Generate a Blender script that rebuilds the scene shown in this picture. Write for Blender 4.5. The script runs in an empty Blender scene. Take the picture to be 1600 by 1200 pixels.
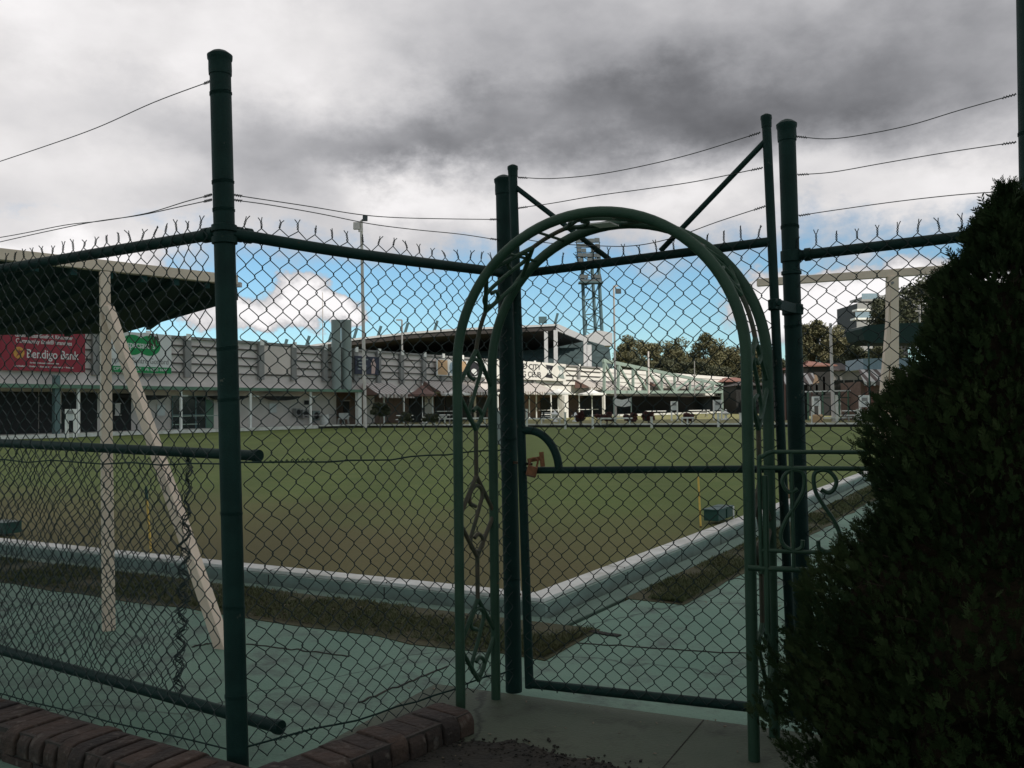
import bpy, bmesh, math, random
import numpy as np
from mathutils import Vector, Matrix, noise as mnoise
random.seed(7); rng = np.random.default_rng(7)
SC = bpy.context.scene; COL = SC.collection
R = math.radians
# ------------------------------------------------------------------ camera
FPX, HOR, ROLL, CAMH = 1380.0, 638.0, R(0.7), 1.40
cam_d = bpy.data.cameras.new('camera'); cam = bpy.data.objects.new('camera', cam_d); COL.objects.link(cam)
cam_d.sensor_width = 36.0; cam_d.lens = 36.0*FPX/1600.0; cam_d.clip_start = 0.05; cam_d.clip_end = 3000
PITCH = math.atan((HOR-600)/FPX)
CR = (Matrix.Rotation(R(90)+PITCH, 3, 'X') @ Matrix.Rotation(-ROLL, 3, 'Z'))
cam.matrix_world = Matrix.Translation((0, 0, CAMH)) @ CR.to_4x4()
SC.camera = cam
CO = Vector((0, 0, CAMH))
def ray(px, py):
    return (CR @ Vector(((px-800)/FPX, -(py-600)/FPX, -1))).normalized()
def P(px, py, Y):
    d = ray(px, py); return CO + d*(Y/d.y)
def G(px, py, z=0.0):
    d = ray(px, py); return CO + d*((z-CAMH)/d.z)
# ------------------------------------------------------------------ sky
SUN_AZ, SUN_EL = R(142), R(42)            # azimuth from +Y towards +X
SUND = Vector((math.sin(SUN_AZ)*math.cos(SUN_EL), math.cos(SUN_AZ)*math.cos(SUN_EL), math.sin(SUN_EL)))
world = bpy.data.worlds.new('World'); SC.world = world; world.use_nodes = True
NT = world.node_tree; NT.nodes.clear()
def nd(t, **k):
    n = NT.nodes.new(t)
    for a, v in k.items(): setattr(n, a, v)
    return n
def lk(a, b): NT.links.new(a, b)
def M_(op, a, b=None, c=None, clamp=False):
    n = nd('ShaderNodeMath', operation=op, use_clamp=clamp)
    for i, v in enumerate((a, b, c)):
        if v is None: continue
        if isinstance(v, (int, float)): n.inputs[i].default_value = v
        else: lk(v, n.inputs[i])
    return n.outputs[0]
tc = nd('ShaderNodeTexCoord'); sep = nd('ShaderNodeSeparateXYZ'); lk(tc.outputs['Generated'], sep.inputs[0])
AZ = M_('ARCTAN2', sep.outputs[0], sep.outputs[1]); EL = M_('ARCSINE', sep.outputs[2])
def wnoise(scale, detail, rough=0.55, sx=1, sy=1, sz=1, off=0):
    mp = nd('ShaderNodeMapping'); mp.inputs['Scale'].default_value = (sx, sy, sz); mp.inputs['Location'].default_value = (off, off*.7, off*1.3)
    lk(tc.outputs['Generated'], mp.inputs[0]); n = nd('ShaderNodeTexNoise'); lk(mp.outputs[0], n.inputs['Vector'])
    n.inputs['Scale'].default_value = scale; n.inputs['Detail'].default_value = detail; n.inputs['Roughness'].default_value = rough
    return n
wn = wnoise(5.5, 7, .62, 1, 1, 1.6); ws = nd('ShaderNodeSeparateColor'); lk(wn.outputs['Color'], ws.inputs[0])
AW = M_('MULTIPLY_ADD', ws.outputs[0], .20, -.10); EW = M_('MULTIPLY_ADD', ws.outputs[1], .16, -.08)
wn2 = wnoise(22, 6, .6, 1, 1, 1.2, 3); ws2 = nd('ShaderNodeSeparateColor'); lk(wn2.outputs['Color'], ws2.inputs[0])
AW2 = M_('MULTIPLY_ADD', ws2.outputs[0], .085, -.0425); EW2 = M_('MULTIPLY_ADD', ws2.outputs[1], .06, -.03)
A1 = M_('ADD', AZ, AW); E1 = M_('ADD', EL, EW)
A2 = M_('ADD', AZ, AW2); E2 = M_('ADD', EL, EW2)
def blob(px, py, rx, ry, amp, A=None, E=None):
    A = A or A1; E = E or E1
    d = ray(px, py); a0 = math.atan2(d.x, d.y); e0 = math.asin(d.z)
    x = M_('MULTIPLY', M_('SUBTRACT', A, a0), FPX/rx); y = M_('MULTIPLY', M_('SUBTRACT', E, e0), FPX/ry)
    s = M_('MULTIPLY_ADD', x, x, M_('MULTIPLY', y, y))
    return M_('MULTIPLY', M_('EXPONENT', M_('MULTIPLY', s, -1.0)), amp)
def addall(l):
    r = l[0]
    for v in l[1:]: r = M_('ADD', r, v)
    return r
def sstep(v, lo, hi):
    n = nd('ShaderNodeMapRange', interpolation_type='SMOOTHSTEP'); n.inputs['From Min'].default_value = lo; n.inputs['From Max'].default_value = hi
    lk(v, n.inputs['Value']); return n.outputs[0]
SKY_BLOBS = [(880,190,330,62,-.24),(1180,170,330,70,-.20),(540,235,300,55,-.20),(1450,90,430,110,-.20),(950,50,460,80,-.14),(650,300,130,36,.36),(1080,292,220,40,.22),
 (70,10,420,80,.26),(330,110,160,50,.06),(60,240,190,70,.16),(230,230,120,40,-.08),(560,110,160,60,.06),(1010,130,120,30,-.05),(700,225,80,25,-.06),(250,330,160,25,-.08),(500,40,230,60,.08),(1480,280,160,60,.22),(60,340,200,40,.12),(1330,240,200,35,-.04),(230,250,120,45,.05),(640,190,90,30,-.05),(440,300,90,25,-.10)]
lum = addall([blob(*b) for b in SKY_BLOBS])
n3 = wnoise(7, 8, .52, 1, 1, 1.7, 9); n4 = wnoise(2.6, 5, .5, 1, 1, 1.8, 17)
lum = addall([lum, M_('MULTIPLY_ADD', n3.outputs[0], .34, -.17), M_('MULTIPLY_ADD', n4.outputs[0], .16, -.08)])
lum = M_('ADD', lum, .61)
behind = sstep(sep.outputs[1], .25, -.35)
lum = M_('MULTIPLY', M_('ADD', M_('SMOOTH_MAX', lum, .13, .30), M_('MULTIPLY_ADD', n3.outputs[0], .16, -.08)), M_('MULTIPLY_ADD', behind, -.28, 1.0))
# cover: cloud deck above the gap, plus low cumulus
deck = sstep(M_('ADD', E1, M_('MULTIPLY', M_('SUBTRACT', ws2.outputs[2], .5), .05)), .150, .205)
cum = addall([blob(472,464,42,38,1.35,A2,E2), blob(395,489,42,22,1.15,A2,E2), blob(535,490,46,22,1.1,A2,E2), blob(318,492,40,20,.75,A2,E2), blob(1180,480,50,60,.95,A2,E2),
   blob(1310,480,110,55,1.1,A2,E2), blob(60,395,190,70,1.3), blob(1480,470,170,60,1.0,A2,E2), blob(320,425,50,40,-.35)])
cum = M_('ADD', cum, M_('MULTIPLY_ADD', n3.outputs[0], .5, -.25))
cumA = sstep(cum, .36, .66)
cumL = sstep(cum, .35, 1.2)
cover = M_('MAXIMUM', deck, cumA)
cl2 = M_('MULTIPLY_ADD', cumL, .50, .45)
lumt = nd('ShaderNodeMix', data_type='FLOAT'); lk(deck, lumt.inputs[0]); lk(cl2, lumt.inputs[2]); lk(lum, lumt.inputs[3])
ctint = nd('ShaderNodeMix', data_type='RGBA', blend_type='MULTIPLY'); ctint.inputs[0].default_value = 1
tr_ = nd('ShaderNodeValToRGB'); lk(lumt.outputs[0], tr_.inputs[0]); tr_.color_ramp.elements[0].position = .15; tr_.color_ramp.elements[0].color = (.95,.965,1.04,1); tr_.color_ramp.elements[1].position = .75; tr_.color_ramp.elements[1].color = (1.0,.975,.98,1)
lk(lumt.outputs[0], ctint.inputs[6]); lk(tr_.outputs[0], ctint.inputs[7])
sky = nd('ShaderNodeTexSky', sky_type='NISHITA'); sky.sun_disc = False; sky.sun_elevation = SUN_EL; sky.sun_rotation = SUN_AZ
sky.air_density = 1.0; sky.dust_density = .2; sky.ozone_density = 2.2
skm = nd('ShaderNodeMix', data_type='RGBA', blend_type='MULTIPLY'); skm.inputs[0].default_value = 1
lk(sky.outputs[0], skm.inputs[6]); skm.inputs[7].default_value = (.082, .106, .112, 1)
mixc = nd('ShaderNodeMix', data_type='RGBA'); lk(cover, mixc.inputs[0]); lk(skm.outputs[2], mixc.inputs[6]); lk(ctint.outputs[2], mixc.inputs[7])
bg = nd('ShaderNodeBackground'); lk(mixc.outputs[2], bg.inputs[0]); bg.inputs[1].default_value = 1.0
wo = nd('ShaderNodeOutputWorld'); lk(bg.outputs[0], wo.inputs[0])
# ------------------------------------------------------------------ sun
sd = bpy.data.lights.new('sun', 'SUN'); sd.energy = 4.0; sd.angle = R(.6); sd.color = (1, .94, .84)
so = bpy.data.objects.new('sun', sd); COL.objects.link(so); so.rotation_euler = (-SUND).to_track_quat('-Z', 'Y').to_euler(); so.location = (30, -30, 60)
SC.view_settings.view_transform = 'Standard'; SC.view_settings.look = 'None'; SC.view_settings.exposure = 0.08; SC.view_settings.gamma = 1
# ------------------------------------------------------------------ mesh helpers
class MB:
    def __init__(s): s.v = []; s.f = []; s.n = 0; s.smooth = False
    def add(s, verts, faces):
        verts = np.asarray(verts, dtype=float).reshape(-1, 3)
        o = s.n; s.v.append(verts); s.n += len(verts)
        s.f.extend([tuple(int(i)+o for i in f) for f in faces]); return s
    def hexa(s, c8):
        return s.add(c8, [(0,3,2,1),(4,5,6,7),(0,1,5,4),(1,2,6,5),(2,3,7,6),(3,0,4,7)])
    def box(s, a, b):
        x0,y0,z0 = a; x1,y1,z1 = b
        return s.hexa([(x0,y0,z0),(x1,y0,z0),(x1,y1,z0),(x0,y1,z0),(x0,y0,z1),(x1,y0,z1),(x1,y1,z1),(x0,y1,z1)])
    def obox(s, c, ax, ay, az):      # centre and three half axes
        c, ax, ay, az = map(Vector, (c, ax, ay, az)); L = []
        for k in (-1, 1):
            for i, j in ((-1,-1),(1,-1),(1,1),(-1,1)): L.append(c+ax*i+ay*j+az*k)
        return s.hexa(L)
    def beam(s, p, q, w, h, up=(0,0,1)):  # rectangular bar p->q; w sideways, h along up
        p, q = Vector(p), Vector(q); d = q-p; L = d.length; d.normalize(); up = Vector(up)
        sd_ = d.cross(up)
        if sd_.length < 1e-4: sd_ = d.cross(Vector((0,1,0)))
        sd_.normalize(); u = sd_.cross(d).normalized()
        return s.obox((p+q)/2, d*(L/2), sd_*(w/2), u*(h/2))
    def tube(s, pts, r, n=8, cap=True, closed=False, flat=1.0, ref=None):
        pts = np.array([tuple(p) for p in pts], dtype=float); N = len(pts)
        rr = np.full(N, r) if np.isscalar(r) else np.asarray(r, dtype=float)
        if closed: t = np.roll(pts, -1, 0)-np.roll(pts, 1, 0)
        else: t = np.gradient(pts, axis=0)
        t /= np.linalg.norm(t, axis=1)[:, None]+1e-12
        if ref is None:
            ref = np.array([0,0,1.0]) if abs(t[0,2]) < .9 else np.array([1.0,0,0])
            a = []; cur = ref - t[0]*ref.dot(t[0]); cur /= np.linalg.norm(cur)
            for i in range(N):
                cur = cur - t[i]*cur.dot(t[i]); cur /= np.linalg.norm(cur)+1e-12; a.append(cur.copy())
            a = np.array(a)
        else:
            ref = np.array(tuple(ref), dtype=float)
            a = ref[None, :]-t*(t@ref)[:, None]; a /= np.linalg.norm(a, axis=1)[:, None]+1e-12
        b = np.cross(t, a)
        an = np.arange(n)*2*math.pi/n
        V = pts[:, None, :]+(a[:, None, :]*np.cos(an)[None, :, None]*flat+b[:, None, :]*np.sin(an)[None, :, None])*rr[:, None, None]
        F = []
        for i in range(N if closed else N-1):
            i2 = (i+1) % N
            for j in range(n):
                j2 = (j+1) % n; F.append((i*n+j, i*n+j2, i2*n+j2, i2*n+j))
        if cap and not closed: F.append(tuple(range(n-1, -1, -1))); F.append(tuple((N-1)*n+j for j in range(n)))
        return s.add(V.reshape(-1, 3), F)
    def lathe(s, base, prof, n=20, axis=(0,0,1)):  # prof [(r,z)]
        base = Vector(base); ax = Vector(axis).normalized()
        u = ax.orthogonal().normalized(); w = ax.cross(u); V = []
        for r, z in prof:
            for j in range(n):
                a = 2*math.pi*j/n; V.append(base+ax*z+(u*math.cos(a)+w*math.sin(a))*r)
        F = []
        for i in range(len(prof)-1):
            for j in range(n): j2 = (j+1) % n; F.append((i*n+j, i*n+j2, (i+1)*n+j2, (i+1)*n+j))
        F.append(tuple(range(n-1, -1, -1))); F.append(tuple((len(prof)-1)*n+j for j in range(n)))
        return s.add(V, F)
    def prism(s, poly, ext):        # polygon extruded by a vector
        poly = [Vector(p) for p in poly]; ext = Vector(ext); n = len(poly)
        V = poly+[p+ext for p in poly]
        F = [tuple(range(n-1, -1, -1)), tuple(range(n, 2*n))]+[(i, (i+1) % n, n+(i+1) % n, n+i) for i in range(n)]
        return s.add(V, F)
    def slab(s, poly2, z0, z1): return s.prism([(p[0], p[1], z0) for p in poly2], (0, 0, z1-z0))
    def mesh(s, name, off=(0,0,0)):
        me = bpy.data.meshes.new(name)
        V = np.concatenate(s.v)-np.array(tuple(off)) if s.v else np.zeros((0, 3))
        me.from_pydata(V.tolist(), [], s.f)
        if s.smooth: me.polygons.foreach_set('use_smooth', [True]*len(me.polygons))
        me.validate(); me.update(); return me
def bevel(o, w=.004, seg=2):
    m = o.modifiers.new('bevel', 'BEVEL'); m.width = w; m.segments = seg; m.limit_method = 'ANGLE'; m.angle_limit = R(40); return o
def autosmooth(o, ang=40):
    me = o.data; bm = bmesh.new(); bm.from_mesh(me)
    bmesh.ops.recalc_face_normals(bm, faces=bm.faces)
    for e in bm.edges: e.smooth = (len(e.link_faces) == 2 and e.calc_face_angle(0) < R(ang))
    for f in bm.faces: f.smooth = True
    bm.to_mesh(me); bm.free()
def tag(o, label=None, cat=None, group=None, kind=None):
    if label: o['label'] = label
    if cat: o['category'] = cat
    if group: o['group'] = group
    if kind: o['kind'] = kind
    return o
def thing(name, loc, label, cat, group=None):
    o = bpy.data.objects.new(name, None); COL.objects.link(o); o.location = loc; o.empty_display_size = .2
    o['off'] = tuple(loc); return tag(o, label, cat, group)
def part(root, name, mb, mat, parent=None, label=None, kind=None, smooth=False):
    me = mb.mesh(name, root['off']); me.materials.append(mat)
    o = bpy.data.objects.new(name, me); COL.objects.link(o); o.parent = parent or root
    if smooth: autosmooth(o)
    return tag(o, label, kind=kind)
def single(name, mb, mat, loc, label=None, cat=None, group=None, kind=None, smooth=False):
    me = mb.mesh(name, loc); me.materials.append(mat)
    o = bpy.data.objects.new(name, me); COL.objects.link(o); o.location = loc
    if smooth: autosmooth(o)
    return tag(o, label, cat, group, kind)
def copy_tree(o, parent=None):
    c = o.copy(); COL.objects.link(c); c.parent = parent
    for ch in [x for x in list(bpy.data.objects) if x.parent == o]: copy_tree(ch, c)
    return c
# ------------------------------------------------------------------ materials
def mat(name, col, rough=.6, metal=0, var=.12, vscale=6, bump=0, bscale=60, col2=None, spec=.4, detail=5, stretch=(1,1,1), trans=0):
    m = bpy.data.materials.new(name); m.use_nodes = True; t = m.node_tree; b = t.nodes['Principled BSDF']
    b.inputs['Roughness'].default_value = rough; b.inputs['Metallic'].default_value = metal; b.inputs['Specular IOR Level'].default_value = spec
    g = t.nodes.new('ShaderNodeNewGeometry'); mp = t.nodes.new('ShaderNodeMapping'); mp.inputs['Scale'].default_value = stretch
    t.links.new(g.outputs['Position'], mp.inputs[0])
    n = t.nodes.new('ShaderNodeTexNoise'); n.inputs['Scale'].default_value = vscale; n.inputs['Detail'].default_value = detail; n.inputs['Roughness'].default_value = .6
    t.links.new(mp.outputs[0], n.inputs['Vector'])
    r = t.nodes.new('ShaderNodeValToRGB'); r.color_ramp.elements[0].position = .32; r.color_ramp.elements[1].position = .68
    c2 = col2 or tuple(min(1, c*(1+var)) for c in col); c1 = col if col2 else tuple(c*(1-var) for c in col)
    r.color_ramp.elements[0].color = (*c1, 1); r.color_ramp.elements[1].color = (*c2, 1)
    t.links.new(n.outputs[0], r.inputs[0]); t.links.new(r.outputs[0], b.inputs['Base Color'])
    if bump:
        n2 = t.nodes.new('ShaderNodeTexNoise'); n2.inputs['Scale'].default_value = bscale; n2.inputs['Detail'].default_value = 4
        t.links.new(mp.outputs[0], n2.inputs['Vector'])
        bp = t.nodes.new('ShaderNodeBump'); bp.inputs['Strength'].default_value = bump; bp.inputs['Distance'].default_value = .01
        t.links.new(n2.outputs[0], bp.inputs['Height']); t.links.new(bp.outputs[0], b.inputs['Normal'])
    m['b'] = b.name; return m
def tnode(m): return m.node_tree, m.node_tree.nodes['Principled BSDF']
MT = {}
MT['pipe'] = mat('green_pipe_paint', (.003,.018,.0145), .6, 0, .3, 9, .25, 160, col2=(.007,.030,.024), spec=.18)
def chips(m, scale, lo, col, bscale=None):
    t, b = tnode(m); src = b.inputs['Base Color'].links[0].from_socket; g = t.nodes.new('ShaderNodeNewGeometry'); nz = t.nodes.new('ShaderNodeTexNoise'); nz.inputs['Scale'].default_value = scale; nz.inputs['Detail'].default_value = 9; nz.inputs['Roughness'].default_value = .72
    t.links.new(g.outputs['Position'], nz.inputs['Vector']); mr = t.nodes.new('ShaderNodeMapRange'); mr.inputs['From Min'].default_value = lo; mr.inputs['From Max'].default_value = lo+.02; t.links.new(nz.outputs[0], mr.inputs['Value'])
    mx = t.nodes.new('ShaderNodeMix'); mx.data_type = 'RGBA'; t.links.new(mr.outputs[0], mx.inputs[0]); t.links.new(src, mx.inputs[6]); mx.inputs[7].default_value = (*col, 1); t.links.new(mx.outputs[2], b.inputs['Base Color'])
chips(MT['pipe'], 14, .655, (.07,.075,.06)); chips(MT['pipe'], 9, .67, (.055,.028,.015))
MT['wire'] = mat('green_coated_wire', (.008,.020,.018), .6, 0, .3, 20)
MT['barb'] = mat('galvanised_wire', (.06,.06,.06), .5, .3, .3, 20)
MT['arch'] = mat('arch_green_paint', (.018,.048,.028), .5, 0, .3, 8, .25, 160, spec=.25, col2=(.031,.068,.040))
MT['archd'] = mat('arch_rusty_paint', (.034,.045,.027), .6, 0, .3, 18, .3, 220, col2=(.075,.058,.036))
chips(MT['arch'], 16, .66, (.10,.06,.035))
MT['rust'] = mat('rusty_brass', (.13,.050,.020), .55, .3, .3, 60, .3, 300, col2=(.24,.10,.040))
MT['steel'] = mat('dark_shackle_steel', (.09,.05,.03), .5, .6, .3, 60)
MT['cream'] = mat('cream_painted_steel', (.72,.58,.45), .5, 0, .10, 3, .1, 40)
MT['shade'] = mat('dark_green_shade_cloth', (.010,.042,.038), .9, 0, .2, 5)
MT['white'] = mat('white_paint', (.80,.80,.77), .5, 0, .08, 3)
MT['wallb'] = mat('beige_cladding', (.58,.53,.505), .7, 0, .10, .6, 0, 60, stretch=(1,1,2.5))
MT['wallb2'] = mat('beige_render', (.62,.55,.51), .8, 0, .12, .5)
MT['wallw'] = mat('sunlit_white_cladding', (.66,.64,.60), .7, 0, .06, .6)
MT['shadow_line'] = mat('shadow_line_batten', (.10,.085,.08), .7)
MT['gpil'] = mat('grey_pilaster', (.24,.235,.23), .6, 0, .15, 1)
MT['tank'] = mat('grey_green_flue', (.24,.28,.27), .45, 0, .12, .6, stretch=(1,1,.3))
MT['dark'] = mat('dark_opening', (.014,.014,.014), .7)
MT['glass'] = mat('dark_window_glass', (.02,.026,.028), .12, 0, .2, 1, spec=.6)
MT['brown'] = mat('brown_brick_wall', (.17,.11,.085), .85, 0, .2, 4)
MT['gfascia'] = mat('green_gutter_paint', (.10,.19,.13), .5, 0, .15, 2)
MT['palegreen'] = mat('pale_green_steel', (.26,.33,.29), .5, 0, .10, 1)
MT['teal'] = mat('teal_post_paint', (.10,.16,.16), .5)
MT['roof'] = mat('grandstand_roof_sheet', (.040,.034,.032), .7, 0, .2, .3)
MT['rooflight'] = mat('roof_edge_trim', (.46,.46,.47), .6)
MT['seats'] = mat('grandstand_terrace', (.055,.085,.09), .7, 0, .3, .6)
MT['lattice'] = mat('tower_steel', (.06,.11,.125), .6)
MT['lamps'] = mat('lamp_housing', (.045,.06,.065), .6)
MT['red'] = mat('bank_sign_red', (.26,.018,.035), .5, 0, .06, 1)
MT['signw'] = mat('sign_white', (.62,.63,.62), .5, 0, .05, 1)
MT['signg'] = mat('sign_green', (.0,.23,.06), .5, 0, .05, 1)
MT['gold'] = mat('emblem_gold', (.55,.28,.06), .5)
MT['navy'] = mat('banner_navy', (.02,.025,.05), .5)
MT['pink'] = mat('banner_figure', (.50,.36,.33), .6)
MT['black'] = mat('sign_black', (.02,.02,.025), .6)
MT['orange'] = mat('orange_panel', (.50,.33,.19), .6)
MT['blue'] = mat('blue_glass_panel', (.22,.30,.36), .4)
MT['yellow'] = mat('yellow_stick_paint', (.72,.47,.10), .55, 0, .2, 15)
MT['binbox'] = mat('green_box_paint', (.012,.055,.042), .5)
MT['redroof'] = mat('red_roof_tile', (.20,.095,.075), .8)
MT['umb'] = mat('brown_umbrella_cloth', (.16,.095,.08), .85)
MT['umbw'] = mat('white_umbrella_cloth', (.70,.70,.67), .8)
MT['trunk'] = mat('grey_bark', (.14,.11,.09), .9, 0, .3, 3)
MT['leafo'] = mat('olive_leaves', (.085,.088,.040), .7, 0, .3, .18, col2=(.165,.15,.08))
MT['leafd'] = mat('dark_leaves', (.030,.040,.020), .7, 0, .3, .3, col2=(.075,.078,.042))
MT['leafr'] = mat('dark_red_leaves', (.060,.018,.016), .7, 0, .3, 2, col2=(.10,.035,.03))
MT['conf'] = mat('conifer_leaves', (.010,.022,.007), .75, 0, .3, 4, col2=(.034,.050,.016), spec=.12)
MT['confi'] = mat('shaded_inner_foliage', (.008,.007,.004), .9, 0, .3, 20, 1.0, 60, col2=(.018,.014,.008), spec=.05)  # brown core darkened to put the crown's inner shade into its colour
MT['conft'] = mat('conifer_bark', (.05,.035,.025), .9)
MT['plastic'] = mat('white_plastic', (.65,.65,.62), .45)
MT['apt'] = mat('apartment_concrete', (.30,.30,.30), .7, 0, .1, .3)
MT['aptd'] = mat('apartment_shadow_glass', (.022,.025,.028), .6)
# striped awning: stripes run down the slope, along the facade direction
FD = Vector((.529, .8486, 0)).normalized(); FN = Vector((FD.y, -FD.x, 0)); F0 = Vector((-12.9, 74, 0))
def stripes(name, c1, c2, period, d):
    m = mat(name, c1, .8); t, b = tnode(m)
    g = t.nodes.new('ShaderNodeNewGeometry'); vm = t.nodes.new('ShaderNodeVectorMath'); vm.operation = 'DOT_PRODUCT'
    vm.inputs[1].default_value = tuple(Vector(d)/period); t.links.new(g.outputs['Position'], vm.inputs[0])
    fr = t.nodes.new('ShaderNodeMath'); fr.operation = 'FRACT'; t.links.new(vm.outputs['Value'], fr.inputs[0])
    gt = t.nodes.new('ShaderNodeMath'); gt.operation = 'GREATER_THAN'; gt.inputs[1].default_value = .5; t.links.new(fr.outputs[0], gt.inputs[0])
    mx = t.nodes.new('ShaderNodeMix'); mx.data_type = 'RGBA'; t.links.new(gt.outputs[0], mx.inputs[0]); mx.inputs[6].default_value = (*c1, 1); mx.inputs[7].default_value = (*c2, 1)
    t.links.new(mx.outputs[2], b.inputs['Base Color']); return m
MT['awn'] = stripes('striped_awning_canvas', (.52,.50,.47), (.24,.20,.185), .50, FD)
MT['awnx'] = stripes('kiosk_striped_canvas', (.60,.58,.55), (.14,.11,.10), .62, (1,0,0))
# ------------------------------------------------------------------ ground sheets
def V2(v): return Vector((v[0], v[1], 0))
def isect(p, d, q, e):   # 2D line intersection
    den = d.x*e.y-d.y*e.x; t = ((q.x-p.x)*e.y-(q.y-p.y)*e.x)/den; return p+d*t
C0 = V2(G(835, 925, .03)); uL = (V2(G(18, 842, .03))-C0).normalized(); uR = (V2(G(1325, 745, .03))-C0).normalized()
nL = Vector((uL.y, -uL.x, 0)); nL = nL if nL.y < 0 else -nL
nR = Vector((uR.y, -uR.x, 0)); nR = nR if nR.x > 0 else -nR
FARL, FARR = V2(G(540, 668.5, 0)), V2(G(1350, 667, 0)); LW = V2(G(0, 684, 0))
NLc = isect(C0, uL, FARL, LW-FARL); FRc = isect(C0, uR, FARL, FARR-FARL)
den = 1+nL.dot(nR); MIT = (nL+nR)/den
LL, LR = 26.0, 48.0
def band(o1, o2, l1=LL, l2=LR): # L-shaped polygon band outside the green
    a = [C0+uL*l1+nL*o1, C0+MIT*o1, C0+uR*l2+nR*o1]; b = [C0+uL*l1+nL*o2, C0+MIT*o2, C0+uR*l2+nR*o2]
    return a, b
def band_mesh(o1, o2, z0, z1, l1=LL, l2=LR):
    a, b = band(o1, o2, l1, l2); m = MB()
    for i in (0, 1):
        m.prism([(p.x, p.y, z0) for p in (a[i], a[i+1], b[i+1], b[i])], (0, 0, z1-z0))
    return m
def gmat():
    m = mat('bowling_green_turf', (.098,.142,.034), .9, 0, .1, 1.2, .4, 90, col2=(.128,.162,.046), spec=.2); t, b = tnode(m)
    ramp = [n for n in t.nodes if n.type == 'VALTORGB'][0]
    g = t.nodes.new('ShaderNodeNewGeometry'); sub = t.nodes.new('ShaderNodeVectorMath'); sub.operation = 'SUBTRACT'; sub.inputs[1].default_value = tuple(C0)
    t.links.new(g.outputs['Position'], sub.inputs[0])
    d = t.nodes.new('ShaderNodeVectorMath'); d.operation = 'DOT_PRODUCT'; d.inputs[1].default_value = (-nL.x, -nL.y, 0); t.links.new(sub.outputs[0], d.inputs[0])
    nz = t.nodes.new('ShaderNodeTexNoise'); nz.inputs['Scale'].default_value = .35; nz.inputs['Detail'].default_value = 6; t.links.new(g.outputs['Position'], nz.inputs['Vector'])
    ad = t.nodes.new('ShaderNodeMath'); ad.operation = 'MULTIPLY_ADD'; ad.inputs[1].default_value = 6; t.links.new(nz.outputs[0], ad.inputs[0]); t.links.new(d.outputs['Value'], ad.inputs[2])
    mr = t.nodes.new('ShaderNodeMapRange'); mr.interpolation_type = 'SMOOTHSTEP'; mr.inputs['From Min'].default_value = 3.8; mr.inputs['From Max'].default_value = 9.6; mr.inputs['To Min'].default_value = 1; mr.inputs['To Max'].default_value = 0
    t.links.new(ad.outputs[0], mr.inputs['Value'])
    mx = t.nodes.new('ShaderNodeMix'); mx.data_type = 'RGBA'; t.links.new(mr.outputs[0], mx.inputs[0]); t.links.new(ramp.outputs[0], mx.inputs[6])
    mx.inputs[7].default_value = (.124,.112,.046,1)
    # mowing stripes: very faint
    wv = t.nodes.new('ShaderNodeTexWave'); wv.inputs['Scale'].default_value = .12; wv.inputs['Distortion'].default_value = .6; t.links.new(g.outputs['Position'], wv.inputs['Vector'])
    ml = t.nodes.new('ShaderNodeMath'); ml.operation = 'MULTIPLY_ADD'; ml.inputs[1].default_value = .14; ml.inputs[2].default_value = .92; t.links.new(wv.outputs[0], ml.inputs[0])
    fin = t.nodes.new('ShaderNodeTexNoise'); fin.inputs['Scale'].default_value = 30; fin.inputs['Detail'].default_value = 4; t.links.new(g.outputs['Position'], fin.inputs['Vector'])
    ml2 = t.nodes.new('ShaderNodeMath'); ml2.operation = 'MULTIPLY_ADD'; ml2.inputs[1].default_value = .5; ml2.inputs[2].default_value = .75; t.links.new(fin.outputs[0], ml2.inputs[0])
    ml3 = t.nodes.new('ShaderNodeMath'); ml3.operation = 'MULTIPLY'; t.links.new(ml.outputs[0], ml3.inputs[0]); t.links.new(ml2.outputs[0], ml3.inputs[1])
    m2 = t.nodes.new('ShaderNodeMix'); m2.data_type = 'RGBA'; m2.blend_type = 'MULTIPLY'; m2.inputs[0].default_value = 1
    t.links.new(mx.outputs[2], m2.inputs[6]); t.links.new(ml3.outputs[0], m2.inputs[7]); t.links.new(m2.outputs[2], b.inputs['Base Color']); return m
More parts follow.
